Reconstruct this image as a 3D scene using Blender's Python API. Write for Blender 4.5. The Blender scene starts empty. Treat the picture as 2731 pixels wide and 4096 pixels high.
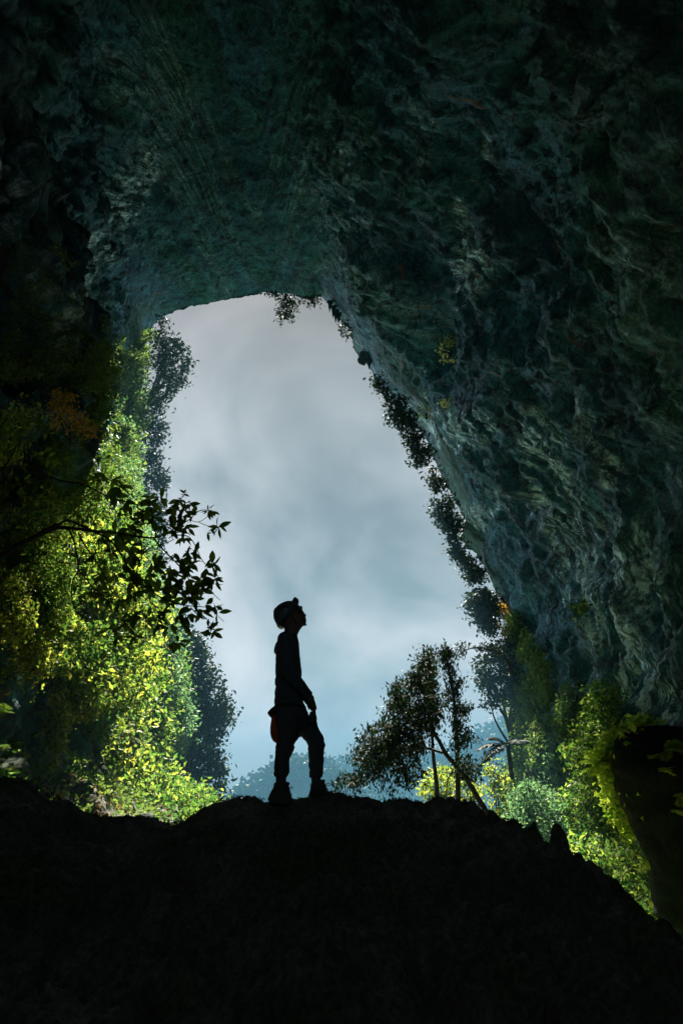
import bpy, math, random
import numpy as np
from mathutils import Vector
from mathutils.bvhtree import BVHTree

rng = np.random.default_rng(7)
random.seed(7)
SC = bpy.context.scene
COL = SC.collection
FPX, CX, CY = 2731.0, 1365.5, 2048.0
PITCH = math.radians(25.5)
CP, SP = math.cos(PITCH), math.sin(PITCH)


def P(px, py, Y):
    """World point seen at photograph pixel (px, py), Y metres in front of the camera."""
    dx, dz = (px - CX) / FPX, (CY - py) / FPX
    t = Y / (CP - dz * SP)
    return np.array([dx * t, Y, t * (SP + dz * CP)])


def proj(v):
    v = np.asarray(v, float)
    f = v[..., 1] * CP + v[..., 2] * SP
    u = -v[..., 1] * SP + v[..., 2] * CP
    f = np.where(f < .01, .01, f)
    return CX + FPX * v[..., 0] / f, CY - FPX * u / f


# ------------------------------------------------------------------ noise
_perm = np.random.default_rng(3).permutation(256)
_perm = np.concatenate([_perm, _perm, _perm])
_grad = np.random.default_rng(4).normal(size=(256, 3))
_grad /= np.linalg.norm(_grad, axis=1)[:, None]


def perlin(p):
    p = np.asarray(p, float)
    i = np.floor(p).astype(int)
    f = p - i
    i &= 255
    w = f * f * f * (f * (f * 6 - 15) + 10)
    out = 0
    for a in (0, 1):
        for b in (0, 1):
            for c in (0, 1):
                h = _perm[_perm[_perm[(i[..., 0] + a) & 255] + ((i[..., 1] + b) & 255)] + ((i[..., 2] + c) & 255)] & 255
                g = _grad[h]
                d = g[..., 0] * (f[..., 0] - a) + g[..., 1] * (f[..., 1] - b) + g[..., 2] * (f[..., 2] - c)
                wx = w[..., 0] if a else 1 - w[..., 0]
                wy = w[..., 1] if b else 1 - w[..., 1]
                wz = w[..., 2] if c else 1 - w[..., 2]
                out = out + d * wx * wy * wz
    return out * 1.6


def fbm(p, o=4, g=.5):
    s, a = 0, 1.0
    p = np.asarray(p, float)
    for k in range(o):
        s = s + a * perlin(p * (2.03 ** k) + 17.3 * k)
        a *= g
    return s


def ridged(p, o=4):
    s, a = 0, 1.0
    p = np.asarray(p, float)
    for k in range(o):
        s = s + a * (1 - 2 * np.abs(perlin(p * (2.07 ** k) + 9.1 * k)))
        a *= .5
    return s / 1.9


def sstep(a, b, x):
    t = np.clip((x - a) / (b - a), 0, 1)
    return t * t * (3 - 2 * t)


# ------------------------------------------------------------------ objects
def mesh_from(name, V, F, mat=None, smooth=False):
    """V (n,3); F an (m,3) or (m,4) int array, or a list of tuples."""
    me = bpy.data.meshes.new(name)
    V = np.ascontiguousarray(V, dtype=np.float32)
    if isinstance(F, np.ndarray):
        m, k = F.shape
        me.vertices.add(len(V))
        me.vertices.foreach_set('co', V.ravel())
        me.loops.add(m * k)
        me.polygons.add(m)
        me.loops.foreach_set('vertex_index', np.ascontiguousarray(F, dtype=np.int32).ravel())
        me.polygons.foreach_set('loop_start', np.arange(0, m * k, k, dtype=np.int32))
        me.update(calc_edges=True)
        me.validate()
    else:
        me.from_pydata([tuple(map(float, v)) for v in V], [], F)
        me.update()
    if smooth:
        me.polygons.foreach_set('use_smooth', np.ones(len(me.polygons), dtype=bool))
    if mat:
        me.materials.append(mat)
    return me


def link(name, me, parent=None, loc=None):
    o = bpy.data.objects.new(name, me)
    COL.objects.link(o)
    if parent is not None:
        o.parent = parent
    if loc is not None:
        o.location = [float(c) for c in loc]
    return o


def tag(o, label=None, cat=None, group=None, kind=None):
    if label: o['label'] = label
    if cat: o['category'] = cat
    if group: o['group'] = group
    if kind: o['kind'] = kind
    return o


def thing(name, label, cat, loc, group=None):
    o = link(name, None, None, loc)
    o.empty_display_size = .2
    return tag(o, label, cat, group)


def part(name, V, F, mat, root, smooth=True):
    """Mesh given in world coordinates, parented under an Empty that has only a location."""
    off = np.array(root.location) if root is not None else np.zeros(3)
    r = root
    while r is not None and r.parent is not None:
        r = r.parent
        off = off + np.array(r.location)
    return link(name, mesh_from(name, np.asarray(V) - off, F, mat, smooth), root)


class Geo:
    def __init__(s): s.v, s.f, s.n = [], [], 0

    def add(s, V, F):
        s.v.append(np.asarray(V, float))
        s.f += [tuple(int(i) + s.n for i in f) for f in F]
        s.n += len(V)
        return s

    @property
    def V(s): return np.concatenate(s.v) if s.v else np.zeros((0, 3))

    def part(s, name, mat, root, smooth=True): return part(name, s.V, s.f, mat, root, smooth)


def smooth_path(pts, n=4):
    pts = [np.asarray(p, float) for p in pts]
    if len(pts) < 3: return pts
    q = [2 * pts[0] - pts[1]] + pts + [2 * pts[-1] - pts[-2]]
    out = []
    for i in range(1, len(q) - 2):
        for k in range(n):
            t = k / n
            out.append(.5 * (2 * q[i] + (q[i + 1] - q[i - 1]) * t + (2 * q[i - 1] - 5 * q[i] + 4 * q[i + 1] - q[i + 2]) * t * t
                             + (3 * q[i] - q[i - 1] - 3 * q[i + 1] + q[i + 2]) * t ** 3))
    out.append(pts[-1])
    return out


def tube(g, pts, radii, n=7, wob=0):
    pts = [np.asarray(p, float) for p in pts]
    m = len(pts)
    radii = np.interp(np.linspace(0, 1, m), np.linspace(0, 1, len(radii)), radii)
    V, F = [], []
    u = None
    for i in range(m):
        t = pts[min(i + 1, m - 1)] - pts[max(i - 1, 0)]
        t = t / (np.linalg.norm(t) + 1e-9)
        if u is None:
            a = np.array([0, 0, 1.]) if abs(t[2]) < .9 else np.array([1., 0, 0])
            u = np.cross(t, a)
        u = u - t * np.dot(u, t)
        u /= np.linalg.norm(u) + 1e-9
        w = np.cross(t, u)
        for k in range(n):
            a = 2 * math.pi * k / n
            r = radii[i] * (1 + wob * math.sin(i * 1.7 + k * 2.3))
            V.append(pts[i] + r * (math.cos(a) * u + math.sin(a) * w))
    for i in range(m - 1):
        for k in range(n):
            F.append((i * n + k, i * n + (k + 1) % n, (i + 1) * n + (k + 1) % n, (i + 1) * n + k))
    F.append(tuple(range(n - 1, -1, -1)))
    F.append(tuple((m - 1) * n + k for k in range(n)))
    g.add(V, F)


def loft(g, rings, n=22, pw=1.0):
    """rings: (cx, cy, cz, rx, ry) horizontal ellipses, stacked."""
    V, F = [], []
    for (cx, cy, cz, rx, ry) in rings:
        for k in range(n):
            a = 2 * math.pi * k / n
            c, s = math.cos(a), math.sin(a)
            V.append((cx + rx * math.copysign(abs(c) ** pw, c), cy + ry * math.copysign(abs(s) ** pw, s), cz))
    m = len(rings)
    for i in range(m - 1):
        for k in range(n):
            F.append((i * n + k, i * n + (k + 1) % n, (i + 1) * n + (k + 1) % n, (i + 1) * n + k))
    F.append(tuple(range(n - 1, -1, -1)))
    F.append(tuple((m - 1) * n + k for k in range(n)))
    g.add(V, F)


def ball(g, c, r, nu=14, nv=9):
    c = np.asarray(c, float)
    r = np.broadcast_to(np.asarray(r, float), (3,))
    V, F = [c + r * (0, 0, 1)], []
    for j in range(1, nv):
        ph = math.pi * j / nv
        for k in range(nu):
            a = 2 * math.pi * k / nu
            V.append(c + r * (math.sin(ph) * math.cos(a), math.sin(ph) * math.sin(a), math.cos(ph)))
    V.append(c - r * (0, 0, 1))
    for k in range(nu):
        F.append((0, 1 + k, 1 + (k + 1) % nu))
    for j in range(nv - 2):
        for k in range(nu):
            a, b = 1 + j * nu, 1 + (j + 1) * nu
            F.append((a + k, b + k, b + (k + 1) % nu, a + (k + 1) % nu))
    L = len(V) - 1
    a = 1 + (nv - 2) * nu
    for k in range(nu):
        F.append((L, a + (k + 1) % nu, a + k))
    g.add(V, F)


def remeshed(name, g, voxel, mat, root, wrinkle=None, smooth_it=2):
    """Fuse the overlapping pieces of g to one continuous skin."""
    off = np.array(root.location)
    me = mesh_from(name + '_raw', g.V - off, g.f)
    o = bpy.data.objects.new(name + '_raw', me)
    COL.objects.link(o)
    md = o.modifiers.new('r', 'REMESH'); md.mode = 'VOXEL'; md.voxel_size = voxel; md.use_smooth_shade = True
    if smooth_it:
        ms = o.modifiers.new('s', 'SMOOTH'); ms.factor = .5; ms.iterations = smooth_it
    dg = bpy.context.evaluated_depsgraph_get()
    out = bpy.data.meshes.new_from_object(o.evaluated_get(dg))
    bpy.data.objects.remove(o)
    out.name = name
    if wrinkle:
        n = len(out.vertices)
        co = np.empty(n * 3, np.float32); out.vertices.foreach_get('co', co); co = co.reshape(-1, 3)
        no = np.empty(n * 3, np.float32); out.vertices.foreach_get('normal', no); no = no.reshape(-1, 3)
        co = co + no * wrinkle(co)[:, None]
        out.vertices.foreach_set('co', co.astype(np.float32).ravel())
        out.update()
    out.materials.clear(); out.materials.append(mat)
    out.polygons.foreach_set('use_smooth', np.ones(len(out.polygons), dtype=bool))
    return link(name, out, root)


# ------------------------------------------------------------------ materials
def new_mat(name):
    m = bpy.data.materials.new(name); m.use_nodes = True
    nt = m.node_tree
    for n in list(nt.nodes): nt.nodes.remove(n)
    return m, nt, nt.nodes.new('ShaderNodeOutputMaterial')


def ramp(nt, fac, stops):
    r = nt.nodes.new('ShaderNodeValToRGB')
    e = r.color_ramp.elements
    while len(e) < len(stops): e.new(.5)
    for el, (p, c) in zip(e, stops):
        el.position = p; el.color = (*c, 1) if len(c) == 3 else c
    nt.links.new(fac, r.inputs[0])
    return r.outputs[0]


def noise_node(nt, scale, detail=6, stretch=(1, 1, 1), rough=.6, coord='Object', rot=(0, 0, 0)):
    tc = nt.nodes.new('ShaderNodeTexCoord')
    mp = nt.nodes.new('ShaderNodeMapping'); mp.inputs['Scale'].default_value = stretch
    mp.inputs['Rotation'].default_value = rot
    nz = nt.nodes.new('ShaderNodeTexNoise')
    nz.inputs['Scale'].default_value = scale; nz.inputs['Detail'].default_value = detail; nz.inputs['Roughness'].default_value = rough
    nt.links.new(tc.outputs[coord], mp.inputs[0]); nt.links.new(mp.outputs[0], nz.inputs['Vector'])
    return nz.outputs['Fac']


def mix(nt, fac, a, b, mode='MIX'):
    m = nt.nodes.new('ShaderNodeMix'); m.data_type = 'RGBA'; m.blend_type = mode
    for s, v in ((m.inputs[0], fac), (m.inputs[6], a), (m.inputs[7], b)):
        if isinstance(v, (int, float)): s.default_value = v
        elif isinstance(v, tuple): s.default_value = (*v, 1)
        else: nt.links.new(v, s)
    return m.outputs[2]


def cave_mat():
    m, nt, out = new_mat('limestone')
    b = nt.nodes.new('ShaderNodeBsdfPrincipled'); b.inputs['Roughness'].default_value = .7
    at = nt.nodes.new('ShaderNodeAttribute'); at.attribute_name = 'flow'

    def nz(scale, stretch, det=6, ro=.6, dist=0.0):
        mp = nt.nodes.new('ShaderNodeMapping'); mp.inputs['Scale'].default_value = stretch
        n = nt.nodes.new('ShaderNodeTexNoise'); n.inputs['Scale'].default_value = scale; n.inputs['Detail'].default_value = det; n.inputs['Roughness'].default_value = ro
        n.inputs['Distortion'].default_value = dist
        nt.links.new(at.outputs['Vector'], mp.inputs[0]); nt.links.new(mp.outputs[0], n.inputs['Vector'])
        return n.outputs['Fac']
    base = ramp(nt, nz(.25, (1, 1, .35), 8), [(.36, (.012, .07, .10)), (.64, (.038, .19, .25))])
    algae = ramp(nt, nz(.11, (1, 1, .5), 4), [(.45, (0, 0, 0)), (.62, (1, 1, 1))])
    c = mix(nt, algae, base, (.018, .12, .09))
    streak = ramp(nt, nz(1.0, (1.5, 1.5, .12), 10, .72, .2), [(.465, (0, 0, 0)), (.54, (1, 1, 1))])
    brk = ramp(nt, nz(1.6, (1.5, 1.5, .8), 8, .75), [(.40, (0, 0, 0)), (.54, (1, 1, 1))])
    streak = mix(nt, 1.0, streak, brk, 'MULTIPLY')
    where = ramp(nt, nz(.09, (1, 1, .45), 4, .6), [(.52, (0, 0, 0)), (.62, (.32, .32, .32))])
    fa = nt.nodes.new('ShaderNodeAttribute'); fa.attribute_name = 'flowstone'
    where = mix(nt, 1.0, where, fa.outputs['Color'], 'ADD')
    c = mix(nt, mix(nt, 1.0, streak, where, 'MULTIPLY'), c, (.66, .95, .98))
    fine = noise_node(nt, 1.5, 12, (1, 1, .7), .8)
    grain = noise_node(nt, 6.0, 6, (1, 1, .8), .8)
    c = mix(nt, 1.0, c, ramp(nt, fine, [(.38, (.30, .32, .34)), (.62, (2.0, 1.95, 1.9))]), 'MULTIPLY')
    c = mix(nt, 1.0, c, ramp(nt, grain, [(.40, (.45, .45, .45)), (.60, (1.6, 1.6, 1.6))]), 'MULTIPLY')
    vmp = nt.nodes.new('ShaderNodeMapping'); vmp.inputs['Scale'].default_value = (1, 1, .45)
    vo = nt.nodes.new('ShaderNodeTexVoronoi'); vo.feature = 'DISTANCE_TO_EDGE'; vo.inputs['Scale'].default_value = .38
    wn = nt.nodes.new('ShaderNodeTexNoise'); wn.inputs['Scale'].default_value = .8; wn.inputs['Detail'].default_value = 6
    tco = nt.nodes.new('ShaderNodeTexCoord'); nt.links.new(tco.outputs['Object'], wn.inputs['Vector'])
    wadd = nt.nodes.new('ShaderNodeVectorMath'); wadd.operation = 'MULTIPLY_ADD'
    nt.links.new(wn.outputs['Color'], wadd.inputs[0]); wadd.inputs[1].default_value = (2.6, 2.6, 2.6); nt.links.new(tco.outputs['Object'], wadd.inputs[2])
    nt.links.new(wadd.outputs[0], vmp.inputs[0]); nt.links.new(vmp.outputs[0], vo.inputs['Vector'])
    crack = ramp(nt, vo.outputs['Distance'], [(.0, (.25, .25, .25)), (.035, (1, 1, 1))])
    c = mix(nt, 1.0, c, crack, 'MULTIPLY')
    rs = ramp(nt, nz(.7, (1.5, 1.5, .4), 5), [(.66, (0, 0, 0)), (.72, (1, 1, 1))])
    c = mix(nt, rs, c, (.24, .12, .07))
    nt.links.new(c, b.inputs['Base Color'])
    bp = nt.nodes.new('ShaderNodeBump'); bp.inputs['Strength'].default_value = 1.0; bp.inputs['Distance'].default_value = .8
    hh = mix(nt, .3, fine, crack)
    nt.links.new(hh, bp.inputs['Height']); nt.links.new(bp.outputs[0], b.inputs['Normal'])
    nt.links.new(b.outputs[0], out.inputs[0])
    return m


def rock_mat(name, base, dark, pale, algae, streak=1.0, scale=1.0, pale_pos=.6, bump=.6):
    m, nt, out = new_mat(name)
    b = nt.nodes.new('ShaderNodeBsdfPrincipled'); b.inputs['Roughness'].default_value = .85; b.inputs['Specular IOR Level'].default_value = .12
    n1 = noise_node(nt, .35 * scale, 8, (1, 1, .45))
    n2 = noise_node(nt, 1.1 * scale, 9, (1.6, 1.6, .16 * streak), .68)
    n3 = noise_node(nt, .12 * scale, 4)
    n4 = noise_node(nt, 5 * scale, 9, (1, 1, .6), .7)
    c = ramp(nt, n1, [(.35, dark), (.6, base)])
    c = mix(nt, ramp(nt, n3, [(.42, (0, 0, 0)), (.62, (1, 1, 1))]), c, algae)
    st = ramp(nt, n2, [(pale_pos - .04, (0, 0, 0)), (pale_pos + .07, (1, 1, 1))])
    c = mix(nt, st, c, pale)
    sp = ramp(nt, n4, [(.38, (.45, .45, .45)), (.6, (1.25, 1.25, 1.25))])
    c = mix(nt, 1.0, c, sp, 'MULTIPLY')
    nt.links.new(c, b.inputs['Base Color'])
    bp = nt.nodes.new('ShaderNodeBump'); bp.inputs['Strength'].default_value = bump; bp.inputs['Distance'].default_value = .5 / scale
    ad = nt.nodes.new('ShaderNodeMath'); ad.operation = 'MULTIPLY_ADD'
    nt.links.new(n4, ad.inputs[0]); ad.inputs[1].default_value = .5; nt.links.new(n2, ad.inputs[2])
    nt.links.new(ad.outputs[0], bp.inputs['Height']); nt.links.new(bp.outputs[0], b.inputs['Normal'])
    nt.links.new(b.outputs[0], out.inputs[0])
    return m


def leaf_mat(name, cols, trans=.5, gain=1.35, spec=.12):
    m, nt, out = new_mat(name)
    gm = nt.nodes.new('ShaderNodeNewGeometry')
    n = len(cols)
    c = ramp(nt, gm.outputs['Random Per Island'], [(i / (n - 1), cols[i]) for i in range(n)])
    pn = noise_node(nt, .6, 3)
    c = mix(nt, 1.0, c, ramp(nt, pn, [(.3, (.75, .8, .8)), (.7, (1.2, 1.15, 1.0))]), 'MULTIPLY')
    d = nt.nodes.new('ShaderNodeBsdfPrincipled'); d.inputs['Roughness'].default_value = .62
    d.inputs['Specular IOR Level'].default_value = spec
    t = nt.nodes.new('ShaderNodeBsdfTranslucent')
    c2 = mix(nt, 1.0, c, (gain, gain * 1.0, gain * .62), 'MULTIPLY')
    nt.links.new(c, d.inputs['Base Color']); nt.links.new(c2, t.inputs[0])
    mx = nt.nodes.new('ShaderNodeMixShader'); mx.inputs[0].default_value = trans
    nt.links.new(d.outputs[0], mx.inputs[1]); nt.links.new(t.outputs[0], mx.inputs[2])
    nt.links.new(mx.outputs[0], out.inputs[0])
    return m


def plain_mat(name, col, rough=.8, nscale=20, var=.3, bump=.2, trans=0, spec=.3):
    m, nt, out = new_mat(name)
    b = nt.nodes.new('ShaderNodeBsdfPrincipled'); b.inputs['Roughness'].default_value = rough
    b.inputs['Specular IOR Level'].default_value = spec
    nz = noise_node(nt, nscale, 5)
    lo, hi = tuple(x * (1 - var) for x in col), tuple(min(1, x * (1 + var)) for x in col)
    c = ramp(nt, nz, [(.35, lo), (.65, hi)])
    nt.links.new(c, b.inputs['Base Color'])
    bp = nt.nodes.new('ShaderNodeBump'); bp.inputs['Strength'].default_value = bump; bp.inputs['Distance'].default_value = .02
    nt.links.new(nz, bp.inputs['Height']); nt.links.new(bp.outputs[0], b.inputs['Normal'])
    if trans:
        t = nt.nodes.new('ShaderNodeBsdfTranslucent'); nt.links.new(c, t.inputs[0])
        mx = nt.nodes.new('ShaderNodeMixShader'); mx.inputs[0].default_value = trans
        nt.links.new(b.outputs[0], mx.inputs[1]); nt.links.new(t.outputs[0], mx.inputs[2]); nt.links.new(mx.outputs[0], out.inputs[0])
    else:
        nt.links.new(b.outputs[0], out.inputs[0])
    return m


M = {}
M['cave'] = cave_mat()
M['cave_plain'] = rock_mat('limestone_piece', (.05, .09, .09), (.02, .04, .04), (.3, .36, .34), (.03, .07, .04))
M['ridge'] = rock_mat('dark_rock', (.14, .145, .125), (.07, .075, .06), (.20, .21, .19), (.06, .09, .045), scale=6, pale_pos=.66)
M['outcrop'] = rock_mat('grey_outcrop', (.10, .115, .095), (.035, .045, .035), (.20, .20, .17), (.045, .085, .03), scale=3, pale_pos=.55)
M['boulder'] = rock_mat('shaded_boulder', (.012, .017, .010), (.007, .009, .006), (.022, .030, .016), (.010, .022, .006), scale=3, pale_pos=.68)  # near-black base colour stands in for shade, countering bounced sun
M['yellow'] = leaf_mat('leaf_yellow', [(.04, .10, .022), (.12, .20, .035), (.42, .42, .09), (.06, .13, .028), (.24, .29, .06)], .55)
M['bright'] = leaf_mat('leaf_bright', [(.022, .075, .02), (.06, .15, .03), (.26, .32, .07), (.035, .10, .025), (.11, .20, .045)], .5)
M['mid'] = leaf_mat('leaf_mid', [(.035, .10, .03), (.08, .16, .04), (.17, .22, .06), (.05, .12, .035)], .45)
M['dark'] = leaf_mat('leaf_dark', [(.010, .028, .020), (.018, .045, .025), (.035, .060, .025), (.014, .035, .022)], .08, spec=.05)  # leaf colour darkened so backlit crowns stay silhouettes
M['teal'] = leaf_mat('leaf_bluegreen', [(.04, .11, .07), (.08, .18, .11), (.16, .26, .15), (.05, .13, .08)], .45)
M['orange'] = leaf_mat('leaf_orange', [(.30, .22, .05), (.42, .27, .06), (.38, .17, .04), (.26, .26, .05)], .5)
M['pale'] = leaf_mat('leaf_pale', [(.55, .60, .30), (.45, .52, .22), (.62, .62, .40)], .5)  # high leaf colour stands in for sun that misses the right wall
M['near'] = leaf_mat('leaf_near', [(.05, .10, .02), (.10, .17, .03), (.07, .12, .02), (.16, .24, .04)], .55, 1.5)
M['bark'] = plain_mat('bark', (.035, .03, .022), .9, 14, .5, .6)
M['litter'] = rock_mat('leaf_litter', (.11, .10, .07), (.04, .05, .04), (.22, .18, .14), (.07, .10, .05), scale=14, streak=6, pale_pos=.54)

def in_poly(px, py, poly):
    poly = np.asarray(poly, float)
    x1, y1 = poly[:, 0], poly[:, 1]
    x2, y2 = np.roll(x1, -1), np.roll(y1, -1)
    px, py = np.asarray(px)[..., None], np.asarray(py)[..., None]
    c = ((y1 > py) != (y2 > py)) & (px < (x2 - x1) * (py - y1) / (y2 - y1 + 1e-9) + x1)
    return (c.sum(-1) % 2) == 1


# ------------------------------------------------------------------ the cave
LOOP = [(686, 3300, 60), (726, 3200, 61), (751, 3100, 62), (766, 3000, 63), (786, 2850, 64), (746, 2700, 64), (656, 2520, 62), (572, 2300, 60), (557, 2100, 60),
        (547, 1900, 60), (542, 1700, 60), (557, 1550, 60), (572, 1420, 60), (590, 1330, 60), (650, 1268, 60), (700, 1243, 60), (750, 1226, 60),
        (870, 1204, 60), (960, 1183, 60), (1060, 1166, 60), (1150, 1172, 60), (1230, 1188, 60), (1288, 1187, 60), (1325, 1230, 60), (1345, 1262, 60), (1372, 1285, 60), (1405, 1320, 60), (1416, 1390, 60),
        (1442, 1430, 60), (1480, 1462, 60), (1500, 1530, 60), (1545, 1590, 60), (1600, 1640, 60), (1650, 1700, 60), (1715, 1760, 60), (1740, 1850, 60), (1790, 1940, 59),
        (1840, 2030, 59), (1862, 2090, 58), (1838, 2150, 58), (1905, 2215, 58), (1955, 2300, 57), (2010, 2400, 57), (2050, 2500, 56), (2075, 2620, 56), (2085, 2760, 55),
        (2090, 2900, 55), (2080, 3100, 55), (2060, 3350, 55), (1900, 3640, 57), (1365, 3700, 60), (850, 3600, 60)]
NT, NSEG = 1050, 540
lp = np.array([P(*q) for q in LOOP]); lq = np.array(LOOP, float)
lp = np.vstack([lp, lp[:1]])
seg = np.linalg.norm(np.diff(lp, axis=0), axis=1)
acc = np.concatenate([[0], np.cumsum(seg)])
tt = np.linspace(0, acc[-1], NT, endpoint=False)
MO = np.stack([np.interp(tt, acc, lp[:, k]) for k in range(3)], 1)

ker = np.hanning(61); ker /= ker.sum()
MOS = np.stack([np.convolve(np.concatenate([MO[-30:, k], MO[:, k], MO[:30, k]]), ker, 'valid') for k in range(3)], 1)
YS = np.concatenate([60 - 75 * (np.linspace(0, 1, NSEG) ** 1.25)])
ZC = 18.0


def wall_ring(Y):
    """Undisplaced cave section, Y metres in front of the camera (60 = the mouth)."""
    d = (60 - Y) / 60.0
    kl = np.interp(Y, [-15, 0, 12, 20, 28, 35, 50, 60], [.72, .62, .57, .67, .79, .87, .97, 1.0])
    kr = np.interp(Y, [-15, 0, 20, 40, 60], [1.2, 1.22, 1.16, 1.08, 1.0])
    kz = np.interp(Y, [-15, 0, 20, 40, 60], [.55, .72, .86, .97, 1.0])
    f = sstep(1, 12, 60 - Y)
    MM = MO * (1 - f) + MOS * f
    X = MM[:, 0]
    w = sstep(-6, 6, X)
    X = X * (kl * (1 - w) + kr * w)
    Z = np.where(MM[:, 2] > ZC, (MM[:, 2] - ZC) * kz + ZC, MM[:, 2])
    Z = np.where(Z < 0, Z - 4 * min(1, d * 4), Z)
    Yr = Y + (MM[:, 1] - 60) * max(0, 1 - d * 3)
    return np.stack([X, Yr, Z], 1)


G = np.stack([wall_ring(y) for y in YS])           # (NSEG, NT, 3)
dT = np.roll(G, -1, 1) - np.roll(G, 1, 1)
dS = np.gradient(G, axis=0)
N = np.cross(dT, dS)
N /= np.linalg.norm(N, axis=2)[..., None] + 1e-9
cen = np.array([0, 0, ZC])
vin = np.array([0, 0, ZC]) - G; vin[..., 1] = 0
if (N * vin).sum() < 0: N = -N                     # N points into the cave
dm = (60 - G[..., 1])
amp = sstep(0, 16, dm)
big = fbm(G / 11.0, 4) * (1.0 + 1.6 * sstep(-8, 4, G[..., 0]))
# flow of the flutes: down the walls and leaning towards the camera
# streaks: along the roof, turning down the walls and towards the camera
itop = int(np.argmax(MO[:, 2])); AR = tt - tt[itop]
AA = np.sqrt(AR ** 2 + 2) - 1.41
HI = np.zeros(NT)
for side_, h0, hw_ in ((AR > 0, .04, 4.5), (AR <= 0, .55, 6.0)):
    ii_ = np.where(side_)[0]; ii_ = ii_[np.argsort(AA[ii_])]
    h_ = h0 + 5.0 * np.exp(-(AA[ii_] / hw_) ** 2)
    HI[ii_] = np.concatenate([[0], np.cumsum(.5 * (h_[1:] + h_[:-1]) * np.diff(AA[ii_]))])
FLOW = np.stack([G[..., 1] + HI[None] + .8 * fbm(G / 6.0, 2), np.broadcast_to(AR * .06, G.shape[:2]), AA[None] * .86 - G[..., 1] * .5], -1)
q = FLOW * np.array([.24, .3, .05])
calm = .35 + .65 * sstep(5, 16, AA)[None]
flute = calm * (ridged(q, 3) * 1.2 + ridged(FLOW * np.array([.8, 1.1, .16]) + fbm(G / 2.5, 2)[..., None] * .3, 3) * .42)
warp = G + np.stack([fbm(G / 1.7 + 3, 2), fbm(G / 1.7 + 8, 2), fbm(G / 1.7 + 13, 2)], -1) * .6
med = fbm(G / 3.2, 4, .55) * .5 + (1 - np.abs(perlin(warp / 2.1)) * 2) * .45 - np.maximum(0, perlin(warp / 1.1) - .05) * .28
small = ridged(FLOW * np.array([2.0, 2.0, .4]), 2) * .09 + fbm(G / .55, 3, .6) * .17
disp = amp * (big + flute) + (.25 + .75 * amp) * (med * .8 + small)
G2 = G + N * disp[..., None]
# jagged lip
G2[0] += np.stack([fbm(MO / 1.3, 4) * .35, np.zeros(NT), fbm(MO / 1.1 + 31, 4) * .35], 1)
# outer cliff face round the mouth; opening added behind the camera for fill light
rings = []
for k, (f, dy) in enumerate([(1.42, -6), (1.36, -2), (1.25, 1.2), (1.15, 1.2), (1.06, .9), (1.02, .5)]):
    r = MO.copy(); r[:, 0] *= f; r[:, 2] = (r[:, 2] - ZC) * f + ZC; r[:, 1] += dy
    r += (fbm(r / 5.0, 4)[:, None] * np.array([0, .8, 0])) * (k < 5)
    rings.append(r)
back = []
for k, f in enumerate((.8, .45, .28)):
    r = G2[-1].copy(); r[:, 0] *= f; r[:, 2] = (r[:, 2] - 8) * f + 8; r[:, 1] -= 2 + k * 2
    back.append(r)
ALL = np.concatenate([np.array(rings), G2, np.array(back)])
R_, C_ = ALL.shape[:2]
idx = np.arange(R_ * C_).reshape(R_, C_)
a, b = idx[:-1], idx[1:]
F = np.stack([a, np.roll(a, -1, 1), np.roll(b, -1, 1), b], -1).reshape(-1, 4)
cave = link('cave_rock', mesh_from('cave_rock', ALL.reshape(-1, 3), F, M['cave'], True))
fa = np.concatenate([np.array(rings), FLOW, np.array(back)]).reshape(-1, 3).astype(np.float32)
# where flowstone lies on the walls
FS = [[(2040, 1640), (2160, 1640), (2250, 1780), (2330, 2020), (2400, 2300), (2520, 2560), (2800, 2850), (2800, 2980), (2480, 2840), (2300, 2500), (2230, 2250), (2090, 1900)],
      [(1800, 780), (1880, 860), (1930, 1020), (1900, 1200), (1850, 1260), (1825, 1050)], [(2330, 1540), (2430, 1700), (2520, 1980), (2420, 1960), (2320, 1750)], [(2380, 2050), (2600, 2150), (2640, 2500), (2480, 2400)],
      [(560, 560), (660, 640), (560, 860), (420, 1000), (330, 1300), (280, 1350), (290, 1120), (420, 850)], [(-60, 500), (50, 620), (60, 880), (-60, 960)], [(110, 900), (200, 980), (170, 1130), (90, 1130)],
      [(1350, 560), (1400, 590), (1410, 700), (1370, 700)], [(1620, 380), (1680, 400), (1740, 640), (1690, 680)], [(1900, 500), (1980, 560), (2010, 760), (1950, 740)], [(1680, 1600), (1950, 1640), (1980, 1760), (1800, 1780), (1700, 1700)], [(1850, 2080), (2030, 1940), (2040, 2000), (1900, 2140)],
      [(2400, 2560), (2800, 2640), (2800, 2900), (2500, 2860)], [(230, 1000), (340, 1060), (330, 1500), (250, 1480)]]
gx, gy = proj(G2)
gx = gx + fbm(G2 / 2.0, 3) * 70; gy = gy + fbm(G2 / 2.0 + 40, 3) * 70
pale = np.zeros(gx.shape, np.float32)
for pl in FS: pale = np.maximum(pale, in_poly(gx, gy, pl).astype(np.float32))
for _ in range(5): pale = (pale + np.roll(pale, 1, 0) + np.roll(pale, -1, 0) + np.roll(pale, 1, 1) + np.roll(pale, -1, 1)) / 5
pa = np.concatenate([np.zeros((len(rings), NT), np.float32), pale, np.zeros((len(back), NT), np.float32)]).ravel()
ap = cave.data.attributes.new('flowstone', 'FLOAT', 'POINT'); ap.data.foreach_set('value', pa.astype(np.float32))
at = cave.data.attributes.new('flow', 'FLOAT_VECTOR', 'POINT'); at.data.foreach_set('vector', fa.ravel())
tag(cave, 'dark limestone cave walls and vaulted roof streaked with pale flowstone', kind='structure')
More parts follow.
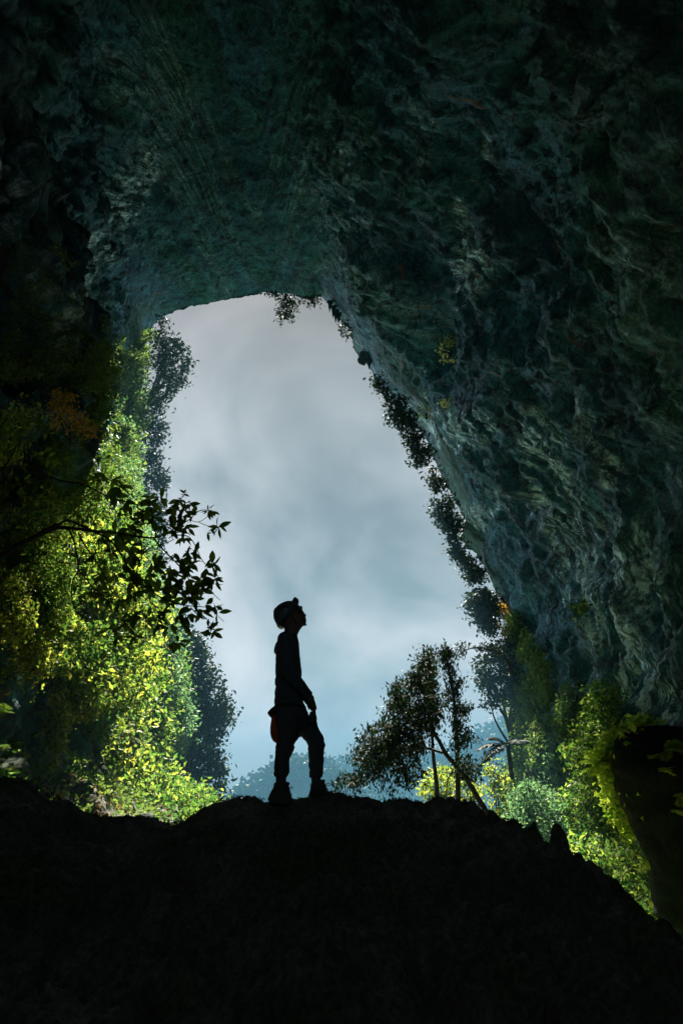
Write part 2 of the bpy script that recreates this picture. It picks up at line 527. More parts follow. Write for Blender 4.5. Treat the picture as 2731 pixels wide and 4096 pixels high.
# coarse copy for ray casts
sub = G2[::3, ::3]
r2, c2 = sub.shape[:2]
id2 = np.arange(r2 * c2).reshape(r2, c2)
f2 = np.stack([id2[:-1], np.roll(id2[:-1], -1, 1), np.roll(id2[1:], -1, 1), id2[1:]], -1).reshape(-1, 4)
BVH = BVHTree.FromPolygons([tuple(v) for v in sub.reshape(-1, 3)], [tuple(int(i) for i in f) for f in f2])


def wall_hit(px, py):
    d = Vector(P(px, py, 10)).normalized()
    h, n, i, dist = BVH.ray_cast(Vector((0, 0, 0)), d)
    if h is None: return None
    n = np.array(n)
    if np.dot(n, np.array(d)) > 0: n = -n
    return np.array(h), n


# ------------------------------------------------------------------ ground
def grid_mesh(xs, ys, zf):
    X, Y = np.meshgrid(xs, ys)
    Z = zf(X, Y)
    V = np.stack([X, Y, Z], -1)
    r, c = X.shape
    i = np.arange(r * c).reshape(r, c)
    F = np.stack([i[:-1, :-1], i[:-1, 1:], i[1:, 1:], i[1:, :-1]], -1).reshape(-1, 4)
    return V, F


def cells(X, Y, sc, seed):
    """Heaped stones: domed, tilted cells of a jittered grid."""
    gx, gy = np.floor(X / sc).astype(int), np.floor(Y / sc).astype(int)
    best = np.full(X.shape, 9.); val = np.zeros(X.shape)
    for a in (-1, 0, 1):
        for b_ in (-1, 0, 1):
            cx, cy = gx + a, gy + b_
            h = _perm[(_perm[(cx + seed) & 255] + cy) & 255]; h2 = _perm[(h + 77) & 255]; h3 = _perm[(h + 33) & 255]
            px, py = (cx + h / 255.) * sc, (cy + h2 / 255.) * sc
            d = np.maximum(np.abs(X - px), np.abs(Y - py)) * .5 + np.hypot(X - px, Y - py) * .6
            d = d / sc
            hit = d < best
            tilt = ((h3 / 255. - .5) * (X - px) + (h / 255. - .5) * (Y - py)) / sc
            val = np.where(hit, np.sqrt(np.clip(1 - (d * 1.25) ** 2, 0, 1)) * (.4 + .6 * h3 / 255.) + tilt * .7, val)
            best = np.where(hit, d, best)
    return val


# ridge in front of the camera: crest traced as (px, py, Y)
CREST = [(-700, 2980, 6.0), (-300, 3050, 6.1), (0, 3120, 6.2), (100, 3128, 6.3), (200, 3180, 6.4), (330, 3238, 6.5), (450, 3276, 6.7), (560, 3268, 6.9), (640, 3290, 6.9), (700, 3300, 7), (780, 3262, 6.8),
         (830, 3222, 6.7), (900, 3200, 6.6), (960, 3192, 6.6), (1010, 3202, 6.5), (1060, 3214, 6.4), (1120, 3212, 6.35), (1190, 3205, 6.3), (1240, 3190, 6.3), (1290, 3172, 6.3), (1330, 3172, 6.35),
         (1400, 3192, 6.5), (1460, 3196, 6.6), (1530, 3212, 6.7), (1560, 3198, 6.7), (1640, 3205, 6.8), (1690, 3218, 6.8), (1740, 3190, 6.8), (1800, 3192, 6.7), (1850, 3212, 6.6),
         (1890, 3206, 6.5), (1925, 3250, 6.4), (1950, 3280, 6.3), (2000, 3282, 6.2), (2060, 3288, 6.1), (2090, 3312, 6), (2130, 3318, 5.9), (2165, 3400, 5.8), (2185, 3455, 5.75),
         (2235, 3450, 5.7), (2290, 3420, 5.6), (2330, 3440, 5.5), (2380, 3490, 5.4), (2440, 3540, 5.2), (2500, 3590, 5), (2560, 3660, 4.9), (2610, 3735, 4.8), (2731, 3790, 4.6), (3100, 3900, 4.4)]
cr = np.array([P(*c) for c in CREST])
xs = np.linspace(cr[0, 0], cr[-1, 0], 620)
cy_ = np.interp(xs, cr[:, 0], cr[:, 1]); cz_ = np.interp(xs, cr[:, 0], cr[:, 2])
vs = np.concatenate([np.linspace(0, 1, 150) ** .9, 1 + np.linspace(.006, 1, 70) ** 1.4])
Xr = np.broadcast_to(xs, (len(vs), len(xs))).copy()
V_ = vs[:, None]
front = V_ <= 1
Yr = np.where(front, -1.5 + (cy_[None] + 1.5) * V_, cy_[None] + (V_ - 1) * 2.6)
nearZ = -1.75
u = np.clip(V_, 0, 1)
Zr = np.where(front, nearZ + (cz_[None] - nearZ) * (u ** 1.15), cz_[None] - 5.2 * np.clip(V_ - 1, 0, 2) ** .8)
Pn = np.stack([Xr, Yr, Zr], -1)
k = np.clip(np.abs(V_ - 1) * 5, 0, 1)
Zr = Zr + k * (ridged(Pn / 1.1, 4) * .16 - .12) + (.55 + .45 * k) * (fbm(Pn / .22, 4, .6) * .065) + k * fbm(Pn / 2.2, 3) * .18 * (V_ < 1)
wx_, wy_ = Pn[..., 0] + fbm(Pn / .5, 3) * .15, Pn[..., 1] + fbm(Pn / .5 + 9, 3) * .15
Zr += k * (cells(wx_, wy_, .75, 21) * .22 + cells(wx_, wy_, .3, 5) * .08 - .16) + (.7 + .3 * k) * fbm(Pn / .09, 3) * .018 + np.clip(k, .55, 1) * cells(wx_, wy_, .17, 8) * .03
ridgeV = np.stack([Xr, Yr, Zr], -1)
i = np.arange(Xr.size).reshape(Xr.shape)
Fr = np.stack([i[:-1, :-1], i[:-1, 1:], i[1:, 1:], i[1:, :-1]], -1).reshape(-1, 4)
ridge = link('rock_ridge', mesh_from('rock_ridge', ridgeV.reshape(-1, 3), Fr, M['ridge'], True))
tag(ridge, 'black rocky ridge across the cave floor that the person stands on', kind='structure')


def cave_floor(X, Y):
    bank = 4.6 * sstep(1.5, 7.5, -X - .02 * (Y - 15)) + 1.2 * sstep(7, 12, -X)
    z = -3.2 + bank * sstep(75, 40, Y) + (-1.4) * sstep(2, 9, X) + 1.0 * sstep(9, 16, X)
    z = z - 9 * sstep(58, 120, Y)
    p = np.stack([X, Y, 0 * X], -1)
    wx, wy = X + fbm(p / .7, 3) * .22, Y + fbm(p / .7 + 9, 3) * .22
    rocky = sstep(21, 15, Y + .6 * X + 5) * .6 + .4
    return z + fbm(p / 4, 4) * .45 + rocky * (cells(wx, wy, 1.1, 3) * .38 + cells(wx, wy, .42, 9) * .13 - .2) + fbm(p / .25, 3) * .04


V, F = grid_mesh(np.concatenate([np.linspace(-26, -13, 50, False), np.linspace(-13, 0, 420, False), np.linspace(0, 30, 130)]), np.concatenate([np.linspace(6.6, 27, 560, False), np.linspace(27, 120, 220)]), cave_floor)
fl = link('ground', mesh_from('ground', V.reshape(-1, 3), F, M['litter'], True))
tag(fl, 'sloping ground of leaf litter and loose stones rising to the cave wall', kind='structure')


def valley(X, Y):
    p = np.stack([X, Y, 0 * X], -1)
    r = np.hypot(X, Y)
    return -13.2 - 5 * sstep(100, 300, r) + fbm(p / 60, 4) * 2.5 * sstep(70, 160, r)


forest_m = rock_mat('forest_floor', (.03, .07, .03), (.015, .04, .02), (.06, .11, .04), (.03, .06, .03), scale=.5, streak=6, pale_pos=.56)
V, F = grid_mesh(np.linspace(-500, 500, 140), np.linspace(-50, 630, 100), valley)
vl = link('ground', mesh_from('ground_valley', V.reshape(-1, 3), F, forest_m, True))
tag(vl, 'wooded valley floor far beyond the cave mouth', kind='structure')


# far hills
def hill(name, sky, Y, depth, label, seed):
    pts = np.array([P(x, y, Y) for x, y in sky])
    xs = np.linspace(pts[0, 0], pts[-1, 0], 420)
    top = np.interp(xs, pts[:, 0], pts[:, 2])
    vv = np.linspace(-1, 1, 90)
    X = np.broadcast_to(xs, (90, 420)).copy()
    Yy = Y + vv[:, None] * depth + 0 * X
    base = -20
    Z = base + (top[None] - base) * np.clip(1 - np.abs(vv[:, None]) ** 1.6, 0, 1)
    p = np.stack([X, Yy, Z], -1)
    Z = Z + np.abs(fbm(p / 7 + seed, 4)) * 3.4 + fbm(p / 30 + seed, 3) * 2.5 * np.clip(np.abs(vv[:, None]) * 4, 0, 1)
    V = np.stack([X, Yy, Z], -1)
    i = np.arange(X.size).reshape(X.shape)
    F = np.stack([i[:-1, :-1], i[:-1, 1:], i[1:, 1:], i[1:, :-1]], -1).reshape(-1, 4)
    o = link(name, mesh_from(name, V.reshape(-1, 3), F, forest_m, True))
    tag(o, label, kind='structure')
    return V


H1 = hill('hill', [(700, 3330), (900, 3290), (980, 3225), (1030, 3180), (1090, 3145), (1140, 3120), (1190, 3103), (1240, 3104), (1290, 3125), (1340, 3160), (1420, 3240), (1500, 3330)], 330, 60, 'nearer wooded hill in blue haze behind the person', 5)
H2 = hill('hill', [(1000, 3330), (1180, 3240), (1250, 3160), (1310, 3115), (1370, 3098), (1420, 3075), (1500, 3060), (1600, 3080), (1750, 3080), (1850, 3020), (1950, 2965), (2010, 2935), (2100, 2890), (2300, 2830), (2600, 2900)], 470, 90, 'farther wooded hill fading into blue haze on the valley side', 9)


# ------------------------------------------------------------------ foliage
def unit(v): return v / (np.linalg.norm(v, axis=-1, keepdims=True) + 1e-9)


def leaf_arrays(C, size, R, updroop=-.25, wide=.5, axis=None, fold=.18):
    """Folded diamond leaves: C (n,3) centres, size (n,), returns V, F(tri)."""
    n = len(C)
    d = unit(R.normal(size=(n, 3)) + np.array([0, 0, updroop])) if axis is None else unit(axis + R.normal(size=(n, 3)) * .45)
    s = unit(np.cross(d, R.normal(size=(n, 3))))
    nn = np.cross(d, s)
    L = size[:, None]
    p0 = C - d * L * .5
    p2 = C + d * L * .5
    p1 = C + s * L * wide * .5 + nn * L * fold
    p3 = C - s * L * wide * .5 + nn * L * fold
    V = np.stack([p0, p1, p2, p3], 1).reshape(-1, 3)
    i = np.arange(n)[:, None] * 4
    F = np.concatenate([i + np.array([0, 1, 2]), i + np.array([0, 2, 3])])
    return V, F


def nice_leaf_arrays(base, d, size, R, wide=.4, up=None):
    """Pointed elliptical leaves with a curved midrib, for plants near the camera."""
    n = len(base)
    d = unit(d)
    ref = R.normal(size=(n, 3)) * .5 + (np.array([0, -.4, 1.0]) if up is None else up)
    s = unit(np.cross(d, ref)); nn = np.cross(s, d)
    prof = [(0, 0), (.18, .55), (.42, 1.0), (.68, .82), (.88, .36), (1, 0)]
    V = []
    bend = R.uniform(.05, .3, size=(n, 1))
    for t, w in prof:
        c = base + d * size[:, None] * t - nn * size[:, None] * bend * t * t
        if w == 0: V.append(c)
        else:
            V.append(c + s * size[:, None] * wide * .5 * w + nn * size[:, None] * .05 * w)
            V.append(c)
            V.append(c - s * size[:, None] * wide * .5 * w + nn * size[:, None] * .05 * w)
    V = np.stack(V, 1)
    k = V.shape[1]
    F = [(0, 1, 2), (0, 2, 3)]
    for j in range(3):
        a = 1 + j * 3
        F += [(a, a + 3, a + 4), (a, a + 4, a + 1), (a + 1, a + 4, a + 5), (a + 1, a + 5, a + 2)]
    F += [(10, 13, 11), (11, 13, 12)]
    F = np.array(F)
    i = np.arange(n)[:, None, None] * k
    return V.reshape(-1, 3), (F[None] + i).reshape(-1, 3)


def clumps_in_poly(poly, Y, spread, n, R, hole=.0, hs=90.):
    poly = np.asarray(poly, float)
    lo, hi = poly.min(0), poly.max(0)
    out = []
    while len(out) < n:
        x = R.uniform(lo[0], hi[0], n * 2); y = R.uniform(lo[1], hi[1], n * 2)
        ok = in_poly(x, y, poly)
        nz = fbm(np.stack([x / hs, y / hs, np.full_like(x, Y)], -1), 2)
        ok &= nz > hole - .35
        for a, b in zip(x[ok], y[ok]):
            out.append(P(a, b, Y + R.uniform(-spread, spread)))
    return np.array(out[:n])


def clump_leaves(C, per, sig, size, R, droop=.0, **kw):
    """Leaves in loose clumps around each centre of C."""
    n = len(C) * per
    cc = np.repeat(C, per, 0)
    off = R.normal(size=(n, 3)) * (np.asarray(sig) if np.ndim(sig) else np.array([sig, sig, sig]))
    if droop: off[:, 2] -= R.uniform(0, droop, n)
    s = size * R.uniform(.5, 1.75, n)
    return leaf_arrays(cc + off, s, R, **kw)


def blob_shape(px, py, rx, ry, R, k=14, rough=.28):
    """Uneven outline round a centre."""
    out = []
    for j in range(k):
        a = 2 * math.pi * j / k
        r = 1 + R.uniform(-rough, rough)
        out.append((px + rx * r * math.cos(a), py + ry * r * math.sin(a)))
    return out


def stems(g, root_pt, targets, R, r0=.03, bend=.2):
    for t in targets:
        mid = root_pt * .5 + t * .5 + R.normal(size=3) * np.linalg.norm(t - root_pt) * bend * .5
        tube(g, smooth_path([root_pt, mid, t], 3), [r0, r0 * .6, r0 * .25], 5)


def shrub(name, label, cat, poly, Y, spread, n, per, sig, size, mat, seed, group=None, base=None, nst=7, stem_r=.03, hole=-.1, droop=0, extra_stem=None):
    R = np.random.default_rng(seed)
    C = clumps_in_poly(poly, Y, spread, n, R, hole)
    if base is None:
        base = np.array([C[:, 0].mean(), Y + spread * .5, C[:, 2].min()])
    t = thing(name, label, cat, base, group)
    V, F = clump_leaves(C, per, sig, size, R, droop)
    part('foliage', V, F, M[mat] if isinstance(mat, str) else mat, t, False)
    g = Geo()
    far = C[R.permutation(len(C))[:nst]]
    stems(g, np.asarray(base, float), far, R, stem_r)
    if extra_stem: extra_stem(g)
    g.part('stem', M['bark'], t)
    return t


def area(poly):
    p = np.asarray(poly, float); q = np.roll(p, -1, 0)
    return abs((p[:, 0] * q[:, 1] - q[:, 0] * p[:, 1]).sum()) / 2


def wallY(poly, back=.8):
    c = np.asarray(poly, float).mean(0)
    h = wall_hit(*c)
    return (h[0][1] - back) if h is not None else 57.5


_seed = [100]


def plant(kind, label, poly, mat, leaf=17, cov=2.6, Y=None, spread=None, group=None, hole=-.15, droop=0, root=None, per=12, stem_r=None, nst=8, trunks=None):
    """A plant whose crown fills the given outline at its own distance Y."""
    _seed[0] += 1
    R = np.random.default_rng(_seed[0])
    if Y is None:
        m_ = np.asarray(poly, float).mean(0)
        Y = wallY(poly, 3.6 if m_[0] < 330 and m_[1] > 1500 else .8)
    size = leaf * Y / 2731 * 1.05
    w = np.ptp(np.asarray(poly, float)[:, 0]) * Y / 2731
    if spread is None: spread = min(2.2, max(.35, w * .35))
    tot = (2.3 if mat == 'dark' else 1.7) * cov * area(poly) / (.30 * leaf * leaf)
    n = max(6, int(tot / per))
    C = clumps_in_poly(poly, Y, spread, n, R, hole, hs=max(30, leaf * 4.5))
    if root is not None: base = P(*root)
    else:
        base = np.array([C[:, 0].mean(), Y + spread * .7, C[:, 2].min() + .15 * np.ptp(C[:, 2])])
        if kind == 'hanging_plant' or kind == 'vine': base[2] = C[:, 2].max()
    tree = kind.endswith('tree')
    t = thing(kind, label, kind.replace('_', ' '), base, group)
    V, F = clump_leaves(C, per, np.array([1, 1, .85]) * size * 1.15, size, R, droop * size, updroop=-.45 if droop else -.2)
    part('crown' if tree else 'foliage', V, F, M[mat] if isinstance(mat, str) else mat, t, False)
    g = Geo()
    r0 = stem_r or size * (.22 if not tree else .4)
    far = C[R.permutation(len(C))[:nst]]
    if trunks:
        for path, rr in trunks: tube(g, smooth_path([P(*q) for q in path], 4), rr, 8, .08)
    stems(g, base, far, R, r0)
    g.part('trunk' if tree else 'stem', M['bark'], t)
    return t


EDGE = 'trees and shrubs along the edge of the cave mouth'
# ---- dark trees against the sky, outer edge of the cliff on the left
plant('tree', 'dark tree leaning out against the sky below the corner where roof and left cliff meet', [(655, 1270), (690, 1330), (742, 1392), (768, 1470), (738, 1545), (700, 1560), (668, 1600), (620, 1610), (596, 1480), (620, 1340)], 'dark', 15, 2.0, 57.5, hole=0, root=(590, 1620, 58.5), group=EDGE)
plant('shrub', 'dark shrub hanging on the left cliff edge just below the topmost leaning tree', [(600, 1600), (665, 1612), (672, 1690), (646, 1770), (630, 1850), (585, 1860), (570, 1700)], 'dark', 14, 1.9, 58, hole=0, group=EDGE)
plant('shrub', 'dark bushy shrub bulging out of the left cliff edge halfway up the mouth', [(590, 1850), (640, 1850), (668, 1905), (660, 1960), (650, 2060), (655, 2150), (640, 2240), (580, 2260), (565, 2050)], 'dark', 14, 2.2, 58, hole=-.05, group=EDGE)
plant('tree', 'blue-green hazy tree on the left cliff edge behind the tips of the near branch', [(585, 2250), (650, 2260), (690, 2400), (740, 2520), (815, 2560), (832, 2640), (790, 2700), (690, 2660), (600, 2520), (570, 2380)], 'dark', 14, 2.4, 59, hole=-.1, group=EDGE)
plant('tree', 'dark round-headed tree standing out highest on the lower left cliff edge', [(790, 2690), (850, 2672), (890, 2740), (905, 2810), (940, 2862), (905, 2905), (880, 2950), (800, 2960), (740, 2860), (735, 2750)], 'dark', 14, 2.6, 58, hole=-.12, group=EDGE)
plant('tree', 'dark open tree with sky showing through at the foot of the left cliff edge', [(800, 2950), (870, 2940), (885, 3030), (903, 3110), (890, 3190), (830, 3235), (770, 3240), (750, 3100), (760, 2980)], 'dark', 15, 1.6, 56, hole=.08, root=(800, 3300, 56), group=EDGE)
CLIFF = 'shrubs growing on the left cliff'
plant('shrub', 'mid green shrub on the upper left cliff close under the roof corner', [(560, 1330), (630, 1330), (600, 1430), (560, 1500), (480, 1510), (460, 1430)], 'mid', 13, 2.2, group=CLIFF)
plant('shrub', 'large soft green shrub below the roof corner on the upper left cliff', [(430, 1430), (560, 1400), (600, 1500), (590, 1700), (520, 1800), (440, 1760), (400, 1600)], 'mid', 13, 2.2, group=CLIFF)
plant('shrub', 'orange-brown leaved shrub on the left cliff', [(215, 1560), (290, 1580), (310, 1660), (378, 1690), (375, 1740), (318, 1742), (260, 1700), (220, 1730), (200, 1650)], 'orange', 15, 1.7, group=CLIFF)
plant('shrub', 'dull green shrub right of the orange-brown one on the left cliff', [(380, 1640), (520, 1700), (560, 1830), (530, 1980), (430, 1960), (380, 1800)], 'mid', 13, 2.0, group=CLIFF)
plant('shrub', 'small pale-topped green shrub above the near branch on the left cliff', [(365, 1800), (450, 1860), (475, 1900), (430, 1970), (370, 1950), (340, 1870)], 'bright', 13, 1.9, group=CLIFF)
plant('shrub', 'olive shrub behind the upper twigs of the near branch', [(340, 1930), (430, 1960), (430, 2050), (380, 2150), (310, 2120), (300, 2000)], 'bright', 13, 1.8, group=CLIFF)
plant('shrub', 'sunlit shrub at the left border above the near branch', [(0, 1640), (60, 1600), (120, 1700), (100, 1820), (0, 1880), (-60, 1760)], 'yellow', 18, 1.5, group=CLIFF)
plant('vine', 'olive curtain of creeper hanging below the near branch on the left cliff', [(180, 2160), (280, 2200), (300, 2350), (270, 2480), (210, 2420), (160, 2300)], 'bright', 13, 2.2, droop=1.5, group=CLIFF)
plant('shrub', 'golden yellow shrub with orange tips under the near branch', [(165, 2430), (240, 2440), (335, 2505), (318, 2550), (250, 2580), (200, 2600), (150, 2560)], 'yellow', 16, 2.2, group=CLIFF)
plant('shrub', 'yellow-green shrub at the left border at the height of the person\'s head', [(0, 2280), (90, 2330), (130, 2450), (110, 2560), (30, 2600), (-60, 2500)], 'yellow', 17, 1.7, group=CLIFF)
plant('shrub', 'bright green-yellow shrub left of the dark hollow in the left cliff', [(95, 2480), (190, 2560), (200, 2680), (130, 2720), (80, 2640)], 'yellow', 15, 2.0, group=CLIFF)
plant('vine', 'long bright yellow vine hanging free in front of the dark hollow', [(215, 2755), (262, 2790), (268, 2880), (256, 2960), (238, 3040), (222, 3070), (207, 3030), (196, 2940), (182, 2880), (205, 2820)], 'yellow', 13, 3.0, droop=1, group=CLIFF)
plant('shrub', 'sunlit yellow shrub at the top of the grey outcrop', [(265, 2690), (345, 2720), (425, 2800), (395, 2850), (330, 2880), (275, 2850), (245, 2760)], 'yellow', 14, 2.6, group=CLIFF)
plant('shrub', 'green shrub right of the dark trunk-like hollow, below the hanging twigs', [(330, 2660), (410, 2680), (470, 2760), (450, 2850), (400, 2800), (340, 2760)], 'bright', 13, 2.4, group=CLIFF)
plant('tree', 'mid green tree above the tree fern on the left cliff', [(420, 2560), (540, 2600), (600, 2720), (580, 2830), (500, 2860), (430, 2780), (400, 2660)], 'mid', 13, 2.5, 43, group=CLIFF, root=(565, 2735, 44), trunks=[([(565, 2735, 44), (590, 2640, 44), (625, 2500, 44), (640, 2440, 44)], [.32, .24, .16])])
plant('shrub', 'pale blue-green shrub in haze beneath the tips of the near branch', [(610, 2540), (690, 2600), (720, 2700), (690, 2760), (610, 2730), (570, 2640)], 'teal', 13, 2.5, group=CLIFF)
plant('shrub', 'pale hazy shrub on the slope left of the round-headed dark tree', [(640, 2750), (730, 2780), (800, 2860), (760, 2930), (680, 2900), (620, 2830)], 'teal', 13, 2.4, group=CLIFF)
plant('tree', 'dull brown-green round tree right of the tree fern', [(600, 2830), (660, 2830), (695, 2900), (680, 2990), (620, 3030), (575, 2960), (570, 2880)], 'mid', 13, 2.8, group=CLIFF)
plant('shrub', 'yellow-green shrub left of the tree fern at the foot of the left cliff', [(370, 2880), (460, 2960), (500, 3060), (480, 3130), (410, 3080), (360, 2980)], 'yellow', 13, 2.4, group=CLIFF)
plant('shrub', 'bright green shrub directly below the tree fern', [(480, 3050), (600, 3080), (660, 3150), (640, 3230), (540, 3250), (470, 3170)], 'bright', 13, 2.8, group=CLIFF)
plant('shrub', 'lit yellow-green shrub rising just behind the ridge at the left end of the sky', [(600, 3130), (700, 3170), (790, 3230), (780, 3300), (660, 3320), (560, 3290), (540, 3220)], 'yellow', 13, 2.4, 40, group=CLIFF)
plant('shrub', 'green shrub between the dull round tree and the open dark tree', [(680, 2960), (760, 3010), (780, 3120), (720, 3190), (650, 3140), (640, 3040)], 'mid', 13, 2.6, group=CLIFF)
plant('shrub', 'low yellow creeper lying on the grey outcrop', [(285, 3010), (330, 3020), (375, 3090), (405, 3190), (370, 3190), (310, 3120)], 'yellow', 12, 2.6, 23, .3, group=CLIFF)
plant('shrub', 'low yellow-green creeper at the right foot of the grey outcrop', [(440, 3130), (500, 3160), (550, 3230), (580, 3290), (520, 3290), (470, 3220)], 'bright', 12, 2.6, 26, .4, group=CLIFF)
plant('shrub', 'small lit shrub low on the shaded bank at the left border', [(40, 2960), (90, 2965), (100, 3000), (60, 3020), (30, 3000)], 'bright', 14, 2.0, 15, group=CLIFF)

# ---- hanging plants of the roof edge
HANG = 'plants hanging from the edge of the cave roof'
plant('hanging_plant', 'longest dark plant dangling from the middle of the roof edge', [(1105, 1168), (1160, 1172), (1182, 1215), (1165, 1270), (1140, 1295), (1110, 1262), (1122, 1220)], 'dark', 14, 2.2, 58.5, .5, group=HANG, droop=1)
plant('hanging_plant', 'thin fringe of leaves right of the longest hanging plant', [(1185, 1185), (1280, 1185), (1285, 1215), (1262, 1210), (1225, 1212), (1200, 1205)], 'dark', 13, 1.8, 58.5, .4, group=HANG, droop=1)
plant('hanging_plant', 'tiny leaf tuft left of the longest hanging plant at the roof edge', [(1062, 1166), (1105, 1168), (1104, 1185), (1080, 1180)], 'dark', 12, 1.6, 58.5, .3, group=HANG)
plant('hanging_plant', 'leafy clump hanging below the row of small stalactites', [(1345, 1285), (1392, 1290), (1408, 1330), (1395, 1352), (1370, 1320)], 'dark', 14, 1.9, 58.2, .5, group=HANG, droop=1)
RE = 'shrubs fringing the right edge of the cave mouth'
ed = [('small dark tuft under the stubby rock knob on the right edge', [(1490, 1505), (1540, 1520), (1545, 1565), (1505, 1560)]),
      ('dark shrub leaning out by the thin rock spike of the right edge', [(1548, 1580), (1620, 1590), (1662, 1680), (1640, 1725), (1600, 1700), (1560, 1690)]),
      ('dark shrub below the rock spike shrub, jutting far into the sky', [(1612, 1730), (1680, 1720), (1735, 1790), (1720, 1840), (1660, 1862), (1645, 1800)]),
      ('thin strip of dark twigs on the right edge above the big twin shrubs', [(1718, 1870), (1750, 1880), (1775, 1950), (1760, 1985), (1735, 1960)]),
      ('broad dark shrub on the right edge just above its pale rock ledge', [(1735, 2020), (1790, 1990), (1850, 2040), (1848, 2110), (1800, 2135), (1750, 2090)]),
      ('narrow dark shrub hanging beside the dark rock nose of the right edge', [(1800, 2140), (1840, 2150), (1865, 2230), (1840, 2290), (1815, 2220)]),
      ('dark shrub beneath the rock nose of the right edge', [(1840, 2240), (1900, 2235), (1945, 2310), (1920, 2345), (1870, 2310)]),
      ('large dark leafy shrub on the right edge above the horizontal bare branch', [(1865, 2410), (1930, 2340), (1990, 2390), (2030, 2480), (2000, 2560), (1935, 2520), (1890, 2450)])]
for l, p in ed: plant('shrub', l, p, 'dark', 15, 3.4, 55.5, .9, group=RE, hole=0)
plant('tree', 'large dark tree on the right cliff edge beside the top of the leaning tree', [(1915, 2640), (1990, 2580), (2050, 2560), (2075, 2680), (2050, 2790), (2000, 2800), (1955, 2835), (1940, 2760), (1905, 2720)], 'dark', 14, 2.3, 52, 1.2, group=RE, hole=-.1, root=(2050, 3000, 52),
      trunks=[([(2050, 3000, 52), (2045, 2950, 52), (2025, 2880, 52), (1995, 2835, 52)], [.16, .12, .07]), ([(2050, 3000, 52), (2052, 2935, 52), (2055, 2800, 52)], [.12, .08])])
plant('shrub', 'sunlit olive shrub in an upright column behind the edge of the right cliff', [(2010, 2420), (2050, 2440), (2085, 2560), (2100, 2700), (2060, 2720), (2035, 2600), (2010, 2500)], 'orange', 12, 1.6, group=RE)
PW = 'pale sunlit plants on the right wall'
plant('shrub', 'largest pale sunlit plant high on the dark right wall', [(1795, 1320), (1826, 1340), (1818, 1395), (1790, 1440), (1740, 1412), (1775, 1375)], 'pale', 16, 1.4, group=PW, spread=.5)
plant('shrub', 'smaller pale plant low beside the sky edge on the right wall', [(1690, 1610), (1722, 1612), (1738, 1650), (1700, 1678), (1685, 1650)], 'pale', 13, 1.1, group=PW, spread=.4)
plant('shrub', 'tiny pale plant right of the smaller one on the right wall', [(1762, 1608), (1790, 1605), (1785, 1625), (1762, 1632)], 'pale', 12, 1.0, group=PW, spread=.3)
plant('shrub', 'small pale green plant at the top of the flowstone streaks above the big lit bush', [(2300, 2420), (2350, 2410), (2372, 2470), (2330, 2500), (2305, 2470)], 'bright', 14, 1.6, group=PW, spread=.5)
LOW = 'bushes at the foot of the right wall'
plant('shrub', 'dim green bush high at the foot of the right cliff beside the edge tree', [(2060, 2720), (2150, 2700), (2200, 2850), (2160, 2960), (2080, 2950), (2050, 2830)], 'mid', 12, 2.4, group=LOW)
plant('shrub', 'yellow-tinged bush right of the palm fronds', [(2060, 2930), (2150, 2950), (2200, 3080), (2150, 3160), (2060, 3130), (2040, 3020)], 'bright', 12, 2.2, group=LOW)
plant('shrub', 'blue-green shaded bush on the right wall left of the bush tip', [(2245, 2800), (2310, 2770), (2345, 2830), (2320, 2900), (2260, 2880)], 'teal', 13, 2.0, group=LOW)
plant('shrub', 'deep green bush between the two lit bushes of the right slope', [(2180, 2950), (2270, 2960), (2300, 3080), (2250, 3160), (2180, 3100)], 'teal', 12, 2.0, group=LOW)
plant('tree', 'tall bright yellow-green tree rising beside the right boulder', [(2385, 2705), (2412, 2750), (2450, 2760), (2510, 2800), (2500, 2860), (2540, 2930), (2500, 3020), (2480, 3100), (2440, 3160), (2350, 3140), (2290, 3120), (2330, 3040), (2240, 3040), (2270, 2990), (2320, 2960), (2290, 2920), (2350, 2850), (2330, 2800), (2375, 2770)], 'bright', 16, 2.6, 31, 1.6, group=LOW, root=(2400, 3300, 32))
plant('shrub', 'broad lit bush with yellow leaf tips under the tall bright tree', [(2240, 3160), (2330, 3120), (2430, 3150), (2520, 3200), (2530, 3290), (2470, 3360), (2380, 3330), (2300, 3310), (2230, 3260)], 'bright', 16, 2.6, 27, 1.4, group=LOW)
plant('shrub', 'low green bush right behind the pointed rocks of the ridge', [(2050, 3160), (2150, 3130), (2240, 3220), (2250, 3340), (2190, 3460), (2120, 3330), (2040, 3290)], 'teal', 14, 2.6, 26, 1.2, group=LOW)
plant('shrub', 'yellow-spotted bush on the right slope below the broad lit bush', [(2270, 3340), (2400, 3350), (2450, 3450), (2500, 3560), (2420, 3560), (2320, 3480)], 'bright', 17, 2.2, 20, 1.2, group=LOW)
plant('shrub', 'sparse lit bush hidden partly by the left edge of the right boulder', [(2460, 3360), (2560, 3380), (2600, 3520), (2640, 3660), (2560, 3650), (2490, 3560)], 'bright', 18, 1.8, 17, 1.0, group=LOW)
plant('shrub', 'green bush in the bottom right gap beneath the right boulder', [(2560, 3560), (2680, 3640), (2731, 3700), (2780, 3850), (2640, 3800), (2560, 3700)], 'bright', 20, 1.8, 14.5, .8, group=LOW)
plant('shrub', 'pale sunlit bush behind the foot of the leaning tree', [(1680, 3180), (1700, 3100), (1760, 3060), (1830, 3080), (1900, 3120), (1930, 3200), (1900, 3260), (1700, 3230)], 'yellow', 12, 1.6, 30, 1.0, group=LOW)
plant('shrub', 'slender sunlit shrub between the leaning tree and the right cliff', [(1930, 3060), (2000, 3060), (2040, 3140), (2050, 3260), (1980, 3290), (1940, 3180)], 'yellow', 12, 1.3, 32, 1.0, group=LOW, hole=.05)

